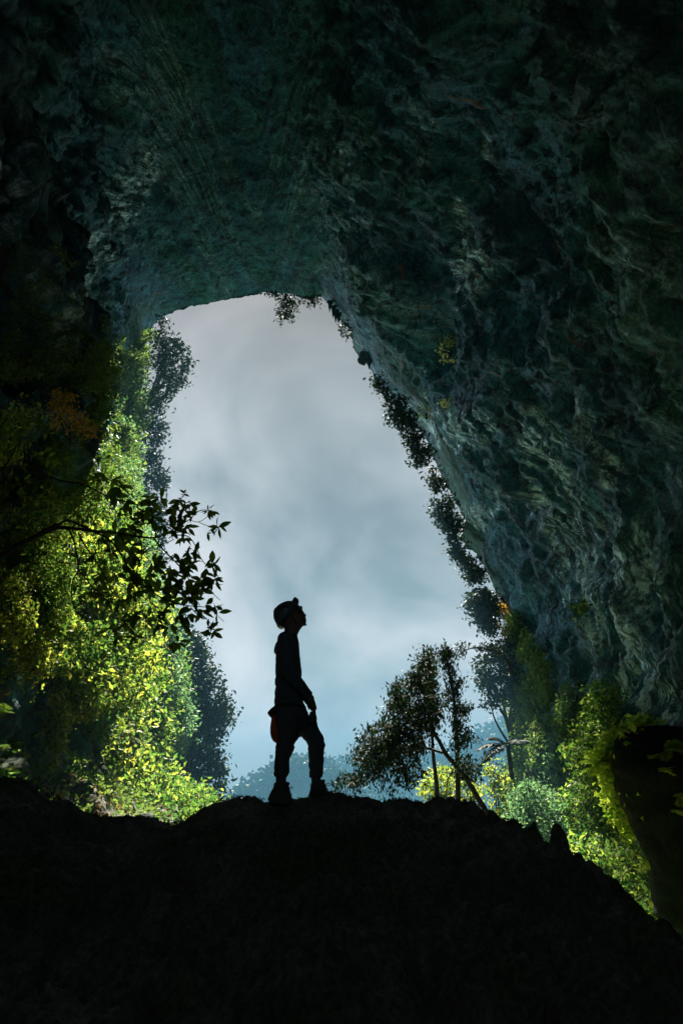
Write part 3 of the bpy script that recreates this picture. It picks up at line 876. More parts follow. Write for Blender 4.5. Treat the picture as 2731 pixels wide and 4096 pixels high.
# ---- leaves covering the walls: nobody could count them
def ivy(label, regions, mat, n, leafpx, seed, per=14, hole=-.05, back=.35):
    R = np.random.default_rng(seed)
    C, S = [], []
    tot = sum(area(r) for r in regions)
    for r in regions:
        pr = np.asarray(r, float); lo, hi = pr.min(0), pr.max(0)
        m, got = int(n * area(r) / tot), 0
        tries = 0
        while got < m and tries < m * 8:
            tries += 1
            x, y = R.uniform(lo[0], hi[0]), R.uniform(lo[1], hi[1])
            if not in_poly(np.array([x]), np.array([y]), pr)[0]: continue
            h = wall_hit(x, y)
            if h is None: continue
            if fbm(h[0][None] / 2.6 + seed, 3)[0] < hole: continue
            C.append(h[0] + h[1] * R.uniform(.0, back * 2)); S.append(leafpx * h[0][1] / 2731); got += 1
    C = np.repeat(np.array(C), per, 0); S = np.repeat(np.array(S), per)
    C = C + R.normal(size=C.shape) * S[:, None] * np.array([1.2, 1.2, 1.5])
    V, F = leaf_arrays(C, S * R.uniform(.5, 1.8, len(S)), R, -.6)
    o = link('ivy', mesh_from('ivy', V, F, M[mat]))
    tag(o, label, kind='stuff')


LREG = [(-40, 1350), (130, 1500), (300, 1420), (420, 1380), (600, 1330), (620, 1700), (620, 2300), (800, 2650), (860, 3000), (800, 3270), (560, 3270), (420, 2950), (330, 2900), (200, 2780), (150, 2650), (-40, 2620)]
ivy('dense mixed green creepers covering the left cliff', [LREG], 'mid', 3600, 14, 11, hole=.02)
ivy('lit yellow-green creepers scattered over the lower left cliff', [[(-40, 1900), (250, 2000), (420, 2200), (450, 2500), (600, 2900), (700, 3250), (520, 3250), (400, 2900), (250, 2750), (-40, 2700)]], 'bright', 1500, 17, 12, hole=.16, back=.9)
ivy('large-leaved golden creepers in patches on the left cliff', [[(-40, 1500), (250, 1650), (420, 2000), (450, 2500), (560, 2800), (640, 3200), (520, 3200), (330, 2900), (-40, 2750)]], 'yellow', 700, 19, 17, hole=.22, back=1.1)
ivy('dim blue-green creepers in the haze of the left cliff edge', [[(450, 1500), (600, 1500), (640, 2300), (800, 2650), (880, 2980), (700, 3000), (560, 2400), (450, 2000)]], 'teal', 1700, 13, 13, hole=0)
ivy('green creepers over the foot of the right cliff', [[(2060, 2450), (2130, 2560), (2260, 2750), (2350, 2850), (2450, 3250), (2250, 3300), (2010, 3270), (2050, 2900)]], 'mid', 2600, 12, 14)
ivy('green undergrowth down the slope at the right', [[(2250, 3150), (2480, 3100), (2600, 3400), (2731, 3760), (2600, 3740), (2300, 3450), (2170, 3460), (2160, 3300)]], 'bright', 2600, 13, 15, hole=-.05)
ivy('sparse dark creepers clinging to the upper left wall', [[(-40, 900), (200, 1050), (400, 1300), (330, 1500), (-40, 1500)]], 'mid', 260, 13, 16, hole=.12)

# undergrowth rooted on the floor of the cave mouth
def floor_cover(label, box, n, size, mat, seed, h=.9, per=14, rf=cave_floor):
    R = np.random.default_rng(seed)
    x = R.uniform(box[0], box[1], n); y = R.uniform(box[2], box[3], n)
    z = rf(x, y)
    C = np.stack([x, y, z + R.uniform(0, h, n) ** 1.0], -1)
    V, F = clump_leaves(C, per, size * 1.3, size, R)
    tag(link('undergrowth', mesh_from('undergrowth', V, F, M[mat])), label, kind='stuff')


floor_cover('undergrowth of leafy plants on the floor of the cave mouth', (-4, 16, 24, 58), 1800, .26, 'bright', 21, 1.4)
floor_cover('lit undergrowth spreading over the top of the left bank', (-13, -5.2, 25, 50), 1300, .2, 'bright', 23, .8)
floor_cover('dim low plants between the stones of the left bank', (-11, -4.5, 10, 26), 700, .12, 'mid', 24, .35)
floor_cover('low green undergrowth on the slope right of the ridge', (4.2, 13, 10, 26), 900, .17, 'bright', 22, .8)

# ---- leaning tree behind the ridge and its two upright neighbours
def K(x, y, Y): return (1300 + x / 1.96, 2400 + y / 1.96, Y)


def kp(l): return [(1300 + x / 1.96, 2400 + y / 1.96) for x, y in l]


def big_tree(name, label, crowns, limbs, Y, leaf, mat, seed, cov, root, hole=0, group=None, sp=.8, droop=1.0):
    R = np.random.default_rng(seed)
    t = thing(name, label, 'tree', P(*root), group)
    size = leaf * Y / 2731
    Cs = []
    for poly, cv in crowns:
        n = max(4, int(3.8 * cov * cv * area(poly) / (.30 * leaf * leaf) / 26))
        Cs.append(clumps_in_poly(poly, Y, sp, n, R, hole, hs=26))
    C = np.concatenate(Cs)
    g = Geo(); pts = []
    for path, rr in limbs:
        sp_ = smooth_path([P(*q) for q in path], 5)
        tube(g, sp_, rr, 8, .05); pts += sp_
    pts = np.array(pts)
    per, LC, LD = 26, [], []
    for i_, c in enumerate(C):
        j = np.argmin(((pts - c) ** 2).sum(1) + R.uniform(0, .12, len(pts)))
        a_ = pts[j]
        m_ = (a_ + c) / 2 + R.normal(size=3) * .07 + (0, 0, .07)
        if i_ < 320 and np.linalg.norm(a_ - c) < 2.4: tube(g, smooth_path([a_, m_, c], 3), [.011, .004], 4)
        L_ = np.linalg.norm(a_ - c)
        t0 = max(0., 1 - .55 / (L_ + .01))
        t_ = R.uniform(t0, 1.08, per)[:, None]
        q_ = a_ * (1 - t_) ** 2 + 2 * m_ * t_ * (1 - t_) + c * t_ ** 2
        LC.append(q_ + R.normal(size=(per, 3)) * size * np.array([1.0, 1.0, .9]))
        LD.append(np.repeat(unit(c - m_)[None], per, 0) * .5 + np.array([0, 0, -.7]))
    LC, LD = np.concatenate(LC), np.concatenate(LD)
    V, F = leaf_arrays(LC, size * R.uniform(.6, 1.5, len(LC)) ** 1.0, R, wide=.42, axis=LD)
    part('crown', V, F, M[mat], t, False)
    g.part('trunk', M['bark'], t)
    return t


TY = 13.0
big_tree('leaning_tree', 'dark tree with a slanting trunk leaning to the left over the ridge, spreading arched limbs',
         [(kp([(190, 1280), (200, 1180), (250, 1100), (260, 1030), (320, 1010), (420, 960), (520, 950), (600, 1000), (700, 1040), (800, 1080), (830, 1200), (800, 1330), (740, 1400), (640, 1440), (560, 1500), (480, 1540), (430, 1530), (400, 1500), (330, 1500), (230, 1500), (210, 1430)]), 1.0),
          (kp([(480, 800), (500, 700), (560, 650), (640, 640), (650, 560), (720, 520), (730, 430), (790, 370), (860, 420), (880, 520), (870, 620), (910, 760), (940, 900), (930, 1010), (820, 1080), (680, 1040), (520, 980), (500, 880)]), 1.1),
          (kp([(1010, 1200), (1100, 1180), (1160, 1220), (1180, 1320), (1240, 1400), (1180, 1430), (1080, 1390), (1020, 1290)]), .9),
          (kp([(60, 1445), (180, 1400), (200, 1450), (120, 1490)]), .6)],
         [([K(1300, 1790, TY), K(1290, 1720, TY), K(1250, 1640, TY), K(1200, 1560, TY), K(1130, 1440, TY), K(1060, 1340, TY), K(1000, 1270, TY), K(940, 1200, TY), K(900, 1120, TY), K(860, 1060, TY), K(820, 1020, TY)], [.058, .05, .045, .042, .036, .03]),
          ([K(930, 1200, TY), K(860, 1180, TY + .2), K(780, 1160, TY + .3), K(700, 1165, TY + .4), K(600, 1200, TY + .4), K(520, 1240, TY + .3), K(400, 1330, TY)], [.026, .022, .015, .008]),
          ([K(825, 1022, TY), K(760, 990, TY - .2), K(690, 1000, TY - .4), K(620, 1040, TY - .5), K(560, 1090, TY - .5), K(440, 1180, TY - .3), K(300, 1250, TY)], [.028, .022, .014, .007]),
          ([K(860, 1060, TY), K(830, 900, TY + .3), K(810, 700, TY + .4), K(820, 500, TY + .3), K(800, 400, TY)], [.024, .018, .008]),
          ([K(750, 990, TY), K(740, 850, TY - .3), K(710, 700, TY - .4), K(690, 600, TY - .2)], [.02, .013, .007]),
          ([K(700, 1000, TY), K(640, 880, TY + .3), K(560, 780, TY + .4), K(520, 700, TY)], [.018, .011, .006]),
          ([K(620, 1040, TY), K(520, 980, TY + .1), K(430, 970, TY), K(330, 1020, TY)], [.016, .01, .006]),
          ([K(640, 1185, TY), K(600, 1300, TY - .2), K(640, 1440, TY - .1), K(680, 1530, TY)], [.010, .007, .004]),
          ([K(1130, 1440, TY), K(1150, 1380, TY), K(1120, 1280, TY)], [.014, .008]),
          ([K(1000, 1330, TY + .3), K(960, 1420, TY + .3), K(945, 1530, TY + .3)], [.014, .011, .010]),
          ([K(300, 1400, TY), K(180, 1440, TY), K(100, 1445, TY)], [.008, .004])],
         TY, 15, 'dark', 51, 1.2, K(1300, 1790, TY), hole=.05, sp=1.1)
big_tree('upright_tree', 'slender upright tree with a straight bare lower trunk right of the leaning tree',
         [(kp([(900, 370), (990, 400), (1010, 520), (1060, 640), (1050, 740), (1130, 840), (1100, 890), (1080, 1000), (1180, 1040), (1170, 1120), (1100, 1200), (1030, 1180), (980, 1000), (960, 800), (930, 640), (880, 480)]), 1.0),
          (kp([(1190, 1310), (1270, 1240), (1330, 1260), (1300, 1340), (1230, 1380)]), .5)],
         [([K(1045, 1700, 15), K(1035, 1210, 15), K(1025, 1000, 15), K(1010, 800, 15), K(985, 640, 15), K(960, 500, 15), K(930, 390, 15)], [.055, .045, .035, .024, .010]),
          ([K(1025, 1000, 15), K(1080, 900, 15), K(1110, 850, 15)], [.012, .006]), ([K(1035, 1150, 15), K(1100, 1080, 15.2), K(1150, 1050, 15)], [.012, .006]),
          ([K(1005, 760, 15), K(1040, 690, 15), K(1055, 650, 15)], [.010, .005]), ([K(1010, 900, 15), K(950, 820, 15), K(910, 700, 15)], [.010, .005])],
         15, 14, 'dark', 52, 1.15, K(1045, 1700, 15), hole=.02, sp=.5)
big_tree('thin_tree', 'thin straight tree standing behind the crown of the leaning tree',
         [(kp([(780, 520), (860, 500), (900, 700), (920, 900), (880, 1000), (800, 900), (770, 700)]), 1.0)],
         [([K(880, 1600, 16), K(870, 1420, 16), K(850, 1250, 16), K(840, 1100, 16), K(830, 900, 16), K(820, 700, 16), K(815, 520, 16)], [.055, .04, .03, .012])],
         16, 13, 'dark', 53, 1.0, K(880, 1600, 16), hole=0, sp=.5)
big_tree('bare_branch_tree', 'small tree on the right cliff whose bare horizontal branch reaches over the leaning tree',
         [(kp([(1050, 360), (1080, 340), (1130, 390), (1140, 420), (1080, 460), (1000, 450), (990, 410)]), .8), (kp([(1200, 370), (1290, 360), (1300, 400), (1210, 395)]), .35),
          (kp([(1290, 360), (1380, 330), (1400, 440), (1310, 460)]), .9)],
         [([K(1480, 600, 30), K(1400, 440, 30), K(1290, 390, 30), K(1180, 375, 30), K(1110, 390, 30), K(1040, 440, 30)], [.10, .07, .05, .03, .015]),
          ([K(1230, 395, 30), K(1190, 440, 30), K(1150, 495, 30)], [.02, .008])],
         30, 14, 'dark', 54, .9, K(1480, 600, 30), hole=-.2, sp=.5)


# ---- palm-like and fern fronds
def frond(g, base, d, L, R, pairs=16, lw=.3, sag=.45, up=np.array([0, 0, 1.]), taper=True, wide=.16):
    """Feather frond: an arching rib with narrow leaflets on both sides."""
    d = unit(np.asarray(d, float)); side = unit(np.cross(d, up))
    pts = []
    for j in range(9):
        t = j / 8
        pts.append(base + d * L * t + np.array([0, 0, -1]) * L * sag * t * t)
    tube(g, pts, [L * .012, L * .004], 4)
    for j in range(pairs):
        t = .1 + .9 * j / (pairs - 1)
        p = base + d * L * t + np.array([0, 0, -1]) * L * sag * t * t
        tan = unit(d + np.array([0, 0, -2 * sag * t]))
        ll = L * lw * (math.sin(math.pi * min(1, t * .86 + .13)) ** .8 if taper else 1 - .5 * t) * R.uniform(.85, 1.1)
        for s in (-1, 1):
            q = p + unit(side * s + tan * .45) * ll + np.array([0, 0, -1]) * ll * R.uniform(.15, .4)
            m = (p + q) / 2 + tan * ll * wide; m2 = (p + q) / 2 - tan * ll * wide
            g.add([p, m, q, m2], [(0, 1, 2), (0, 2, 3)])


def fern(name, label, cat, base, dirs, L, mat, seed, group=None, trunk=None, **kw):
    R = np.random.default_rng(seed)
    t = thing(name, label, cat, base, group)
    for d in dirs:
        g = Geo()
        frond(g, np.asarray(base), d, L * R.uniform(.8, 1.15), R, **kw)
        g.part('frond', M[mat], t, False)
    if trunk is not None:
        g = Geo(); tube(g, smooth_path([np.asarray(base) + np.array(q) for q in trunk], 4), [.12, .1], 9, .1); g.part('trunk', M['bark'], t)
    return t


M['palm'] = leaf_mat('palm_leaf_shaded', [(.005, .013, .008), (.010, .022, .012)], .1, spec=.02)  # almost black: shade put into the leaf colour, sun still reaches the palm
M['fern'] = leaf_mat('fern_leaf_lit', [(.05, .17, .02), (.42, .56, .08), (.14, .32, .04), (.50, .58, .12)], .6, spec=.05)  # rim ferns and moss: brightened colour stands in for sun that misses them
fy = wallY([(480, 2930), (500, 2940), (490, 2950)], 2.0)
fy = min(fy, 30)
fern('tree_fern', 'sunlit tree fern with big arching fronds at the foot of the left cliff', 'tree fern', P(487, 2935, fy),
     [(1, -.3, .55), (.9, -.8, .1), (.55, -.9, -.2), (-.1, -.6, 1.0), (-.8, -.5, .5), (.2, .5, .9), (.9, .3, .0), (-.5, -.8, .1), (.5, -1, .5)], 1.35, 'yellow', 61, sag=.5, pairs=26, lw=.24, trunk=[(0, 0, -1.6), (0.05, 0, -.8), (0, 0, 0)])
fern('palm', 'dark palm with drooping feathery fronds against the far hill', 'palm', P(2030, 2985, 34),
     [(-1, -.1, .45), (-.8, -.5, .2), (-.5, .3, .75), (.7, .2, .6), (.2, -.8, .5), (-.9, .4, -.1)], 1.8, 'palm', 62, sag=.55, pairs=22, lw=.34, trunk=[(0.1, 0, -3.2), (0.05, 0, -1.5), (0, 0, 0)])

# ---- the near tree on the left whose branch crosses the picture
def B(x, y, Y=5.0): return P(x / 1.6505, 1800 + y / 1.6505, Y)


nb = thing('overhanging_tree', 'near tree at the left border with a long leafy branch reaching out into the sky', 'tree', np.array([-3.6, 5.0, -1.6]))
g = Geo()
tube(g, smooth_path([np.array([-3.6, 5.0, -1.7]), np.array([-3.5, 5.05, 0]), np.array([-3.3, 5.0, 1.5]), np.array([-3.5, 5.2, 3.2]), np.array([-3.4, 5.1, 5.4])], 5), [.11, .09, .075, .05], 10, .06)
g.part('trunk', M['bark'], nb)
BR = [([(-420, 900), (-200, 790), (0, 700), (100, 640), (200, 590), (300, 540), (400, 512), (500, 520), (620, 535), (740, 545), (880, 565), (1020, 580), (1110, 545)], 5.0, 5.1, [.030, .024, .018, .013, .010, .006]),
      ([(380, 500), (440, 465), (520, 490), (620, 540), (720, 590), (800, 690), (870, 830), (880, 870), (960, 900), (1040, 960)], 5.0, 4.8, [.010, .008, .006, .004]),
      ([(200, 590), (290, 530), (380, 490)], 5.0, 4.95, [.012, .009]),
      ([(460, 530), (490, 600), (510, 700), (520, 790), (480, 870), (480, 1000), (520, 1100)], 5.0, 4.7, [.008, .006, .004]),
      ([(520, 550), (570, 640), (640, 740), (700, 850), (760, 990), (780, 1080)], 5.0, 5.2, [.007, .005, .003]),
      ([(1020, 590), (1090, 670), (1160, 740), (1220, 800), (1300, 850), (1380, 860)], 5.1, 5.0, [.007, .005, .003]),
      ([(-300, 420), (-100, 300), (0, 230), (30, 120), (80, 40), (120, -60)], 5.3, 5.2, [.016, .011, .005]),
      ([(-200, 160), (30, 115), (200, 130), (400, 200), (560, 230), (700, 300), (860, 350), (950, 370)], 5.3, 5.1, [.011, .008, .005]),
      ([(160, -60), (165, 60), (170, 200), (100, 350), (60, 470)], 5.2, 5.1, [.006, .004]),
      ([(930, 720), (900, 830), (930, 950), (1040, 1040), (1120, 1140)], 5.0, 4.8, [.005, .003]),
      ([(935, 700), (1000, 640), (1080, 620), (1150, 590)], 5.0, 5.1, [.004, .003]),
      ([(890, 560), (930, 600), (935, 720)], 5.0, 5.0, [.006, .005]),
      ([(1030, 575), (1025, 520), (1010, 460), (1000, 380)], 5.1, 5.1, [.006, .003]),
      ([(1010, 440), (1060, 420), (1140, 390), (1200, 320), (1220, 290)], 5.1, 5.2, [.005, .002]),
      ([(1110, 545), (1180, 500), (1250, 460), (1320, 400), (1400, 400)], 5.1, 5.15, [.005, .003]),
      ([(1310, 475), (1370, 500), (1440, 515)], 5.1, 5.1, [.003, .002]), ([(1250, 460), (1310, 475), (1370, 440), (1400, 410)], 5.1, 5.1, [.003, .002]),
      ([(1150, 560), (1240, 570), (1290, 630), (1330, 720), (1380, 770), (1430, 760)], 5.1, 5.0, [.005, .002]),
      ([(1220, 800), (1300, 940), (1390, 940), (1440, 980), (1455, 990)], 5.0, 5.0, [.004, .002]),
      ([(1040, 960), (1150, 1010), (1260, 1030), (1370, 1040), (1440, 1080)], 4.8, 4.9, [.005, .002]),
      ([(1260, 1040), (1330, 1110), (1370, 1120), (1430, 1200)], 4.85, 4.9, [.004, .002]),
      ([(700, 180), (760, 220), (830, 270), (940, 360)], 5.1, 5.1, [.004, .003]),
      ([(520, 790), (610, 900), (680, 960), (760, 990)], 4.9, 4.8, [.005, .003]),
      ([(560, 760), (420, 745), (300, 750), (180, 740)], 4.9, 4.9, [.004, .002]),
      ([(880, 880), (900, 1000), (880, 1120), (860, 1250)], 4.9, 4.9, [.004, .002]),
      ([(960, 1100), (970, 1250), (1000, 1300)], 4.9, 4.9, [.003, .002])]
g = Geo()
for path, ya, yb, rr in BR:
    yy = np.linspace(ya, yb, len(path))
    if path[0][0] < -190:
        pts = [np.array([-3.38, 5.05, B(path[0][0], path[0][1] + 60, 5)[2]])] + [B(x, y, Y) for (x, y), Y in zip(path[1:], yy[1:])]
    else: pts = [B(x, y, Y) for (x, y), Y in zip(path, yy)]
    tube(g, smooth_path(pts, 4), rr, 7, .04)
g.part('branches', M['bark'], nb)
ROS = [(1215, 290, .5), (1255, 350, .9), (1225, 400, .9), (1270, 430, .9), (1375, 400, .7), (1412, 408, .5), (1445, 515, 1.0), (1395, 525, .6), (1372, 550, .6), (1240, 520, 1.1), (1180, 440, .9), (1120, 430, .9), (1215, 585, .8), (1130, 380, .8),
       (1280, 670, .9), (1230, 700, 1), (1270, 750, 1), (1410, 755, 1.1), (1350, 780, 1), (1420, 850, .9), (1392, 870, 1), (1330, 850, 1), (1250, 760, 1), (1200, 720, 1), (1440, 1080, 1), (1420, 1030, .8), (1360, 1020, 1), (1330, 1070, 1), (1405, 1205, .9), (1372, 1170, .8), (1300, 1060, 1),
       (1340, 900, .9), (1300, 900, 1), (1220, 860, 1), (1150, 800, .9), (1100, 850, 1), (1040, 760, .9), (1060, 920, 1), (1130, 1000, 1), (1180, 1080, 1), (1240, 1100, 1), (1120, 1160, .9), (1180, 1270, .8), (1130, 1285, .7), (1080, 1060, .9), (1250, 960, 1), (1200, 930, 1), (1160, 900, 1), (1270, 1000, .9), (1100, 960, .9),
       (780, 240, 1.2), (760, 310, 1.2), (960, 380, 1.2), (1010, 340, 1.1), (1060, 320, 1), (840, 340, 1), (865, 440, .9), (900, 520, 1), (760, 545, 1.1), (830, 540, 1.1), (800, 620, 1), (870, 640, 1), (900, 690, 1), (850, 700, 1), (780, 580, 1), (735, 670, .9), (620, 700, .8), (700, 760, .9), (660, 830, 1), (770, 820, 1), (870, 780, .9), (900, 820, 1),
       (530, 965, .8), (620, 930, .7), (860, 880, 1), (880, 950, 1), (950, 860, 1), (985, 820, 1), (1000, 900, 1), (720, 1190, .8), (775, 1190, .7), (660, 940, .8), (700, 980, .8), (840, 1080, .8), (900, 1100, .8), (980, 1110, .9), (1000, 930, 1), (890, 1230, .8), (760, 1250, .8), (1050, 1110, .9), (640, 200, .8), (690, 160, .8), (570, 220, .7), (740, 200, 1), (820, 760, .8),
       (1010, 440, 1.1), (950, 420, 1), (1140, 520, 1), (1080, 500, .9), (990, 330, 1), (480, 360, .6), (500, 400, .6), (880, 490, .8), (700, 600, .8), (1020, 740, .9), (560, 800, .6), (490, 900, .5),
       (20, -160, .9), (60, -180, .8), (110, -130, .9), (140, -190, .8), (240, -180, 1), (290, -165, .9), (320, -110, .9), (345, -30, .9), (365, 50, 1), (420, 60, .9), (330, 50, .8), (160, -130, .8), (200, -60, .8), (90, -90, .8), (250, 20, .8), (110, 60, .7), (150, 110, .7), (40, 20, .8), (-20, -60, .9), (180, 200, .6), (130, 270, .6), (330, 130, .6)]
R = np.random.default_rng(77)
for x, y in R.uniform((450, 300), (1330, 1180), (300, 2)):
    if fbm(np.array([[x / 160, y / 160, 3.]]), 2)[0] > -.05 and (x > 760 or R.uniform() < .3) and len(ROS) < 152: ROS.append((x, y, R.uniform(.7, 1.0)))
bs, ds, ss = [], [], []
for x, y, s in ROS:
    c = B(x, y, 5.0 + R.uniform(-.18, .18))
    ax = unit(R.normal(size=3) * .5 + np.array([.5, 0, -.1]))
    u1 = unit(np.cross(ax, R.normal(size=3))); u2 = np.cross(ax, u1)
    k = R.integers(5, 8)
    a0 = R.uniform(0, 6.28)
    for j in range(k):
        a = a0 + 6.28 * j / k + R.uniform(-.3, .3)
        dd = (math.cos(a) * u1 + math.sin(a) * u2) * .85 + ax * R.uniform(.1, .6) + np.array([0, 0, -.2])
        dd[1] *= .75
        bs.append(c + R.normal(size=3) * .006); ds.append(dd); ss.append(.100 * s * R.uniform(.75, 1.15))
V, F = nice_leaf_arrays(np.array(bs), np.array(ds), np.array(ss), R, .40, up=R.normal(size=(len(bs), 3)) * .5 + np.array([0, -1.0, .35]))
lf = part('leaves', V, F, M['near'], nb, False)

# ---- boulders, pointed rocks, outcrops
def rock_rings(name, label, cat, rows, Y, mat, seed, amp=.05, depth=.8, freq=2.0, group=None, n=60, sub=7, backY=None):
    """rows: (py, px_left, px_right) traced at distance Y; a rounded solid of real depth."""
    rows = np.array(rows, float)
    tq = np.linspace(0, 1, len(rows)); ti = np.linspace(0, 1, len(rows) * sub)
    rw = np.stack([np.interp(ti, tq, rows[:, k]) for k in range(3)], 1)
    V = []
    for py, a, b in rw:
        A, Bp = P(a, py, Y), P(b, py, Y)
        cx, rx, z = (A[0] + Bp[0]) / 2, abs(Bp[0] - A[0]) / 2, A[2]
        dk = depth * min(1, .22 + (rw[0][0] * 0 + (py - rw[0][0]) / (rw[-1][0] - rw[0][0])) * 3.2)
        for k in range(n):
            an = 2 * math.pi * k / n
            V.append((cx + rx * math.cos(an), Y + dk * max(rx, .02) * math.sin(an), z))
    V = np.array(V); m = len(rw)
    Fq = [(i * n + k, i * n + (k + 1) % n, (i + 1) * n + (k + 1) % n, (i + 1) * n + k) for i in range(m - 1) for k in range(n)]
    Fq += [tuple(range(n)), tuple((m - 1) * n + k for k in range(n - 1, -1, -1))]
    c = V.mean(0)
    d = V - c; d[:, 2] *= .3
    V = V + unit(d) * ((fbm(V * freq + seed, 5) * amp) + ridged(V * freq * 3, 3) * amp * .25)[:, None]
    o = link(name, mesh_from(name, V, Fq, M[mat], True))
    tag(o, label, cat, group)
    return V


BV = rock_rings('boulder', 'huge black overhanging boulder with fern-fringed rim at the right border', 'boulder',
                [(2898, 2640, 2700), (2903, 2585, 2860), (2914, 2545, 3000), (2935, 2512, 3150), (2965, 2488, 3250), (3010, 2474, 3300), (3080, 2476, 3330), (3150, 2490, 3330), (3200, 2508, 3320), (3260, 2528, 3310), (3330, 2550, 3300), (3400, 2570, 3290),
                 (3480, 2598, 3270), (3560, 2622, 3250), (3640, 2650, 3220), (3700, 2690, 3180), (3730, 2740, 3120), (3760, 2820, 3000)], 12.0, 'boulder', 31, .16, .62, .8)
PR = 'pointed rocks on the right shoulder of the ridge'
rock_rings('pointed_rock', 'tall blunt pointed rock standing apart on the right shoulder of the ridge', 'rock', [(3293, 2218, 2232), (3300, 2207, 2243), (3325, 2204, 2258), (3360, 2203, 2270), (3400, 2206, 2274), (3450, 2208, 2292), (3520, 2205, 2330), (3620, 2190, 2380)], 5.75, 'ridge', 32, .012, .9, 5, PR)
rock_rings('pointed_rock', 'sharp curved rock tip left of the gap in the right shoulder of the ridge', 'rock', [(3284, 2132, 2136), (3300, 2122, 2144), (3325, 2105, 2152), (3360, 2085, 2166), (3410, 2060, 2178), (3460, 2040, 2190), (3560, 2020, 2200)], 5.9, 'ridge', 33, .010, .9, 5, PR)
rock_rings('pointed_rock', 'small stubby rock tip just right of the leaning trunk\'s foot', 'rock', [(3240, 1956, 1968), (3246, 1953, 1976), (3262, 1953, 1990), (3285, 1950, 2004), (3330, 1940, 2020)], 6.3, 'ridge', 34, .010, .9, 6, PR)
rock_rings('jutting_rock', 'stubby rock knob jutting from the right edge of the roof into the sky', 'rock', [(1408, 1440, 1500), (1425, 1432, 1490), (1440, 1428, 1472), (1452, 1436, 1462), (1462, 1452, 1460)], 58.6, 'cave_plain', 35, .08, .7, 1.5)
ST = 'small stalactites along the right part of the roof edge'
for j, (x, y, L, l) in enumerate([(1318, 1222, 26, 'small stalactite nearest the thin fringe of hanging leaves'), (1332, 1242, 30, 'second small stalactite from the fringe of hanging leaves'), (1342, 1258, 34, 'slim stalactite in the middle of the row above the leafy clump'),
                                  (1353, 1270, 24, 'short stalactite just above the leafy clump at the roof edge'), (1545, 1570, 62, 'thin dark rock spike hanging at the right edge of the mouth'), (1476, 1455, 22, 'tiny stalactite beside the stubby rock knob')]):
    rock_rings('stalactite', l, 'stalactite', [(y - 20, x - 10, x + 16), (y, x - 6, x + 8), (y + L * .5, x - 4, x + 4), (y + L, x - 1, x + 1)], 58.3, 'cave_plain', 40 + j, .03, .9, 3, ST, n=14, sub=4)
OC = 'grey limestone outcrops on the left bank'
rock_rings('outcrop', 'sunlit grey outcrop slab behind the hanging yellow vine', 'rock', [(2900, 285, 330), (2950, 250, 350), (3010, 235, 360), (3070, 228, 385), (3130, 245, 410), (3200, 280, 440), (3300, 300, 480)], 22.5, 'outcrop', 36, .35, .6, .8, OC)
rock_rings('outcrop', 'leaning grey outcrop to the right of the creeper-covered slab', 'rock', [(2940, 335, 365), (3000, 330, 400), (3070, 350, 430), (3140, 390, 470), (3200, 420, 510), (3290, 440, 560)], 25, 'outcrop', 37, .35, .5, .8, OC)


def boulder_at(label, px, py, Y, r, seed, mat='mossy', group='loose rocks on the left bank'):
    c = P(px, py, Y); r *= .78
    R = np.random.default_rng(seed + 900)
    g = Geo(); ball(g, (0, 0, 0), 1, 64, 40)
    D = unit(g.V)
    n_ = unit(R.normal(size=(17, 3))); h_ = R.uniform(.62, 1.0, 17)
    dd = D @ n_.T
    rr = np.min(np.where(dd > .15, h_ / np.maximum(dd, .15), 9), 1)
    V = D * np.minimum(rr, 1.35)[:, None] * (1 + fbm(D * 1.5 + seed, 4) * .13 + ridged(D * 4 + seed, 4) * .05)[:, None]
    V = c + V * np.array([r, r * .95, r * .72])
    tag(link('rock', mesh_from('rock', V, g.f, M[mat], True)), label, 'rock', group)


M['mossy'] = rock_mat('mossy_rock', (.035, .06, .03), (.015, .025, .014), (.10, .11, .08), (.03, .07, .015), scale=4, pale_pos=.58)
for a in [('jagged mossy rock left of the litter slope at the border', 40, 3085, 13, .5), ('mossy block half buried in the middle of the litter slope', 330, 3160, 17, .34),
          ('dark rock below the grey outcrop slab', 400, 3190, 19, .5), ('small round rock near the ridge at the end of the litter slope', 590, 3275, 17, .28),
          ('large shaded rock under the dark hollow of the left cliff', 70, 2975, 17, .75), ('shaded rock between the hollow and the yellow vine', 160, 2990, 19, .6)]:
    boulder_at(a[0], *a[1:], seed=hash(a[1]) % 50)

FN = 'ferns growing on the right boulder'
R = np.random.default_rng(8)


def rim(px, py, dY=0.0): return P(px - 24, py - 6, 12.6 + dY)


fl_ = [('fern at the very top of the boulder rim', 2585, 2912, .26), ('fern left of the topmost one where the boulder rim bends down', 2530, 2945, .24), ('fern on the upper left shoulder of the boulder', 2500, 2975, .26),
       ('bright fern on the widest point of the boulder\'s left side', 2472, 3030, .34), ('leafy fern tuft pointing left above the boulder\'s bulge', 2455, 3075, .36), ('fern just under the bulge of the boulder', 2492, 3120, .26),
       ('fern tuft beside the pale bare strip of the boulder\'s left side', 2525, 3175, .22), ('fern below the bare strip on the boulder\'s left side', 2545, 3245, .2), ('small fern low on the boulder\'s left edge', 2570, 3330, .16), ('tiny fern near the lower tip of the boulder', 2625, 3460, .15)]
for j, (l, x, y, L) in enumerate(fl_):
    dirs = [unit(np.array([-1 + R.uniform(-.2, .5), -.5 + R.uniform(-.5, .4), R.uniform(-.3, .9)])) for _ in range(8)]
    fern('fern', l, 'fern', rim(x + 4, y + 2), dirs, L * 1.65, 'fern', 200 + j, FN, pairs=15, lw=.36, sag=.35, wide=.12)
FF = 'ferns on the dark face of the right boulder'
def face(px, py):
    d = Vector(P(px, py, 5)).normalized()
    tr = BVB.ray_cast(Vector((0, 0, 0)), d)
    return np.array(tr[0]) if tr[0] is not None else P(px, py, 13)


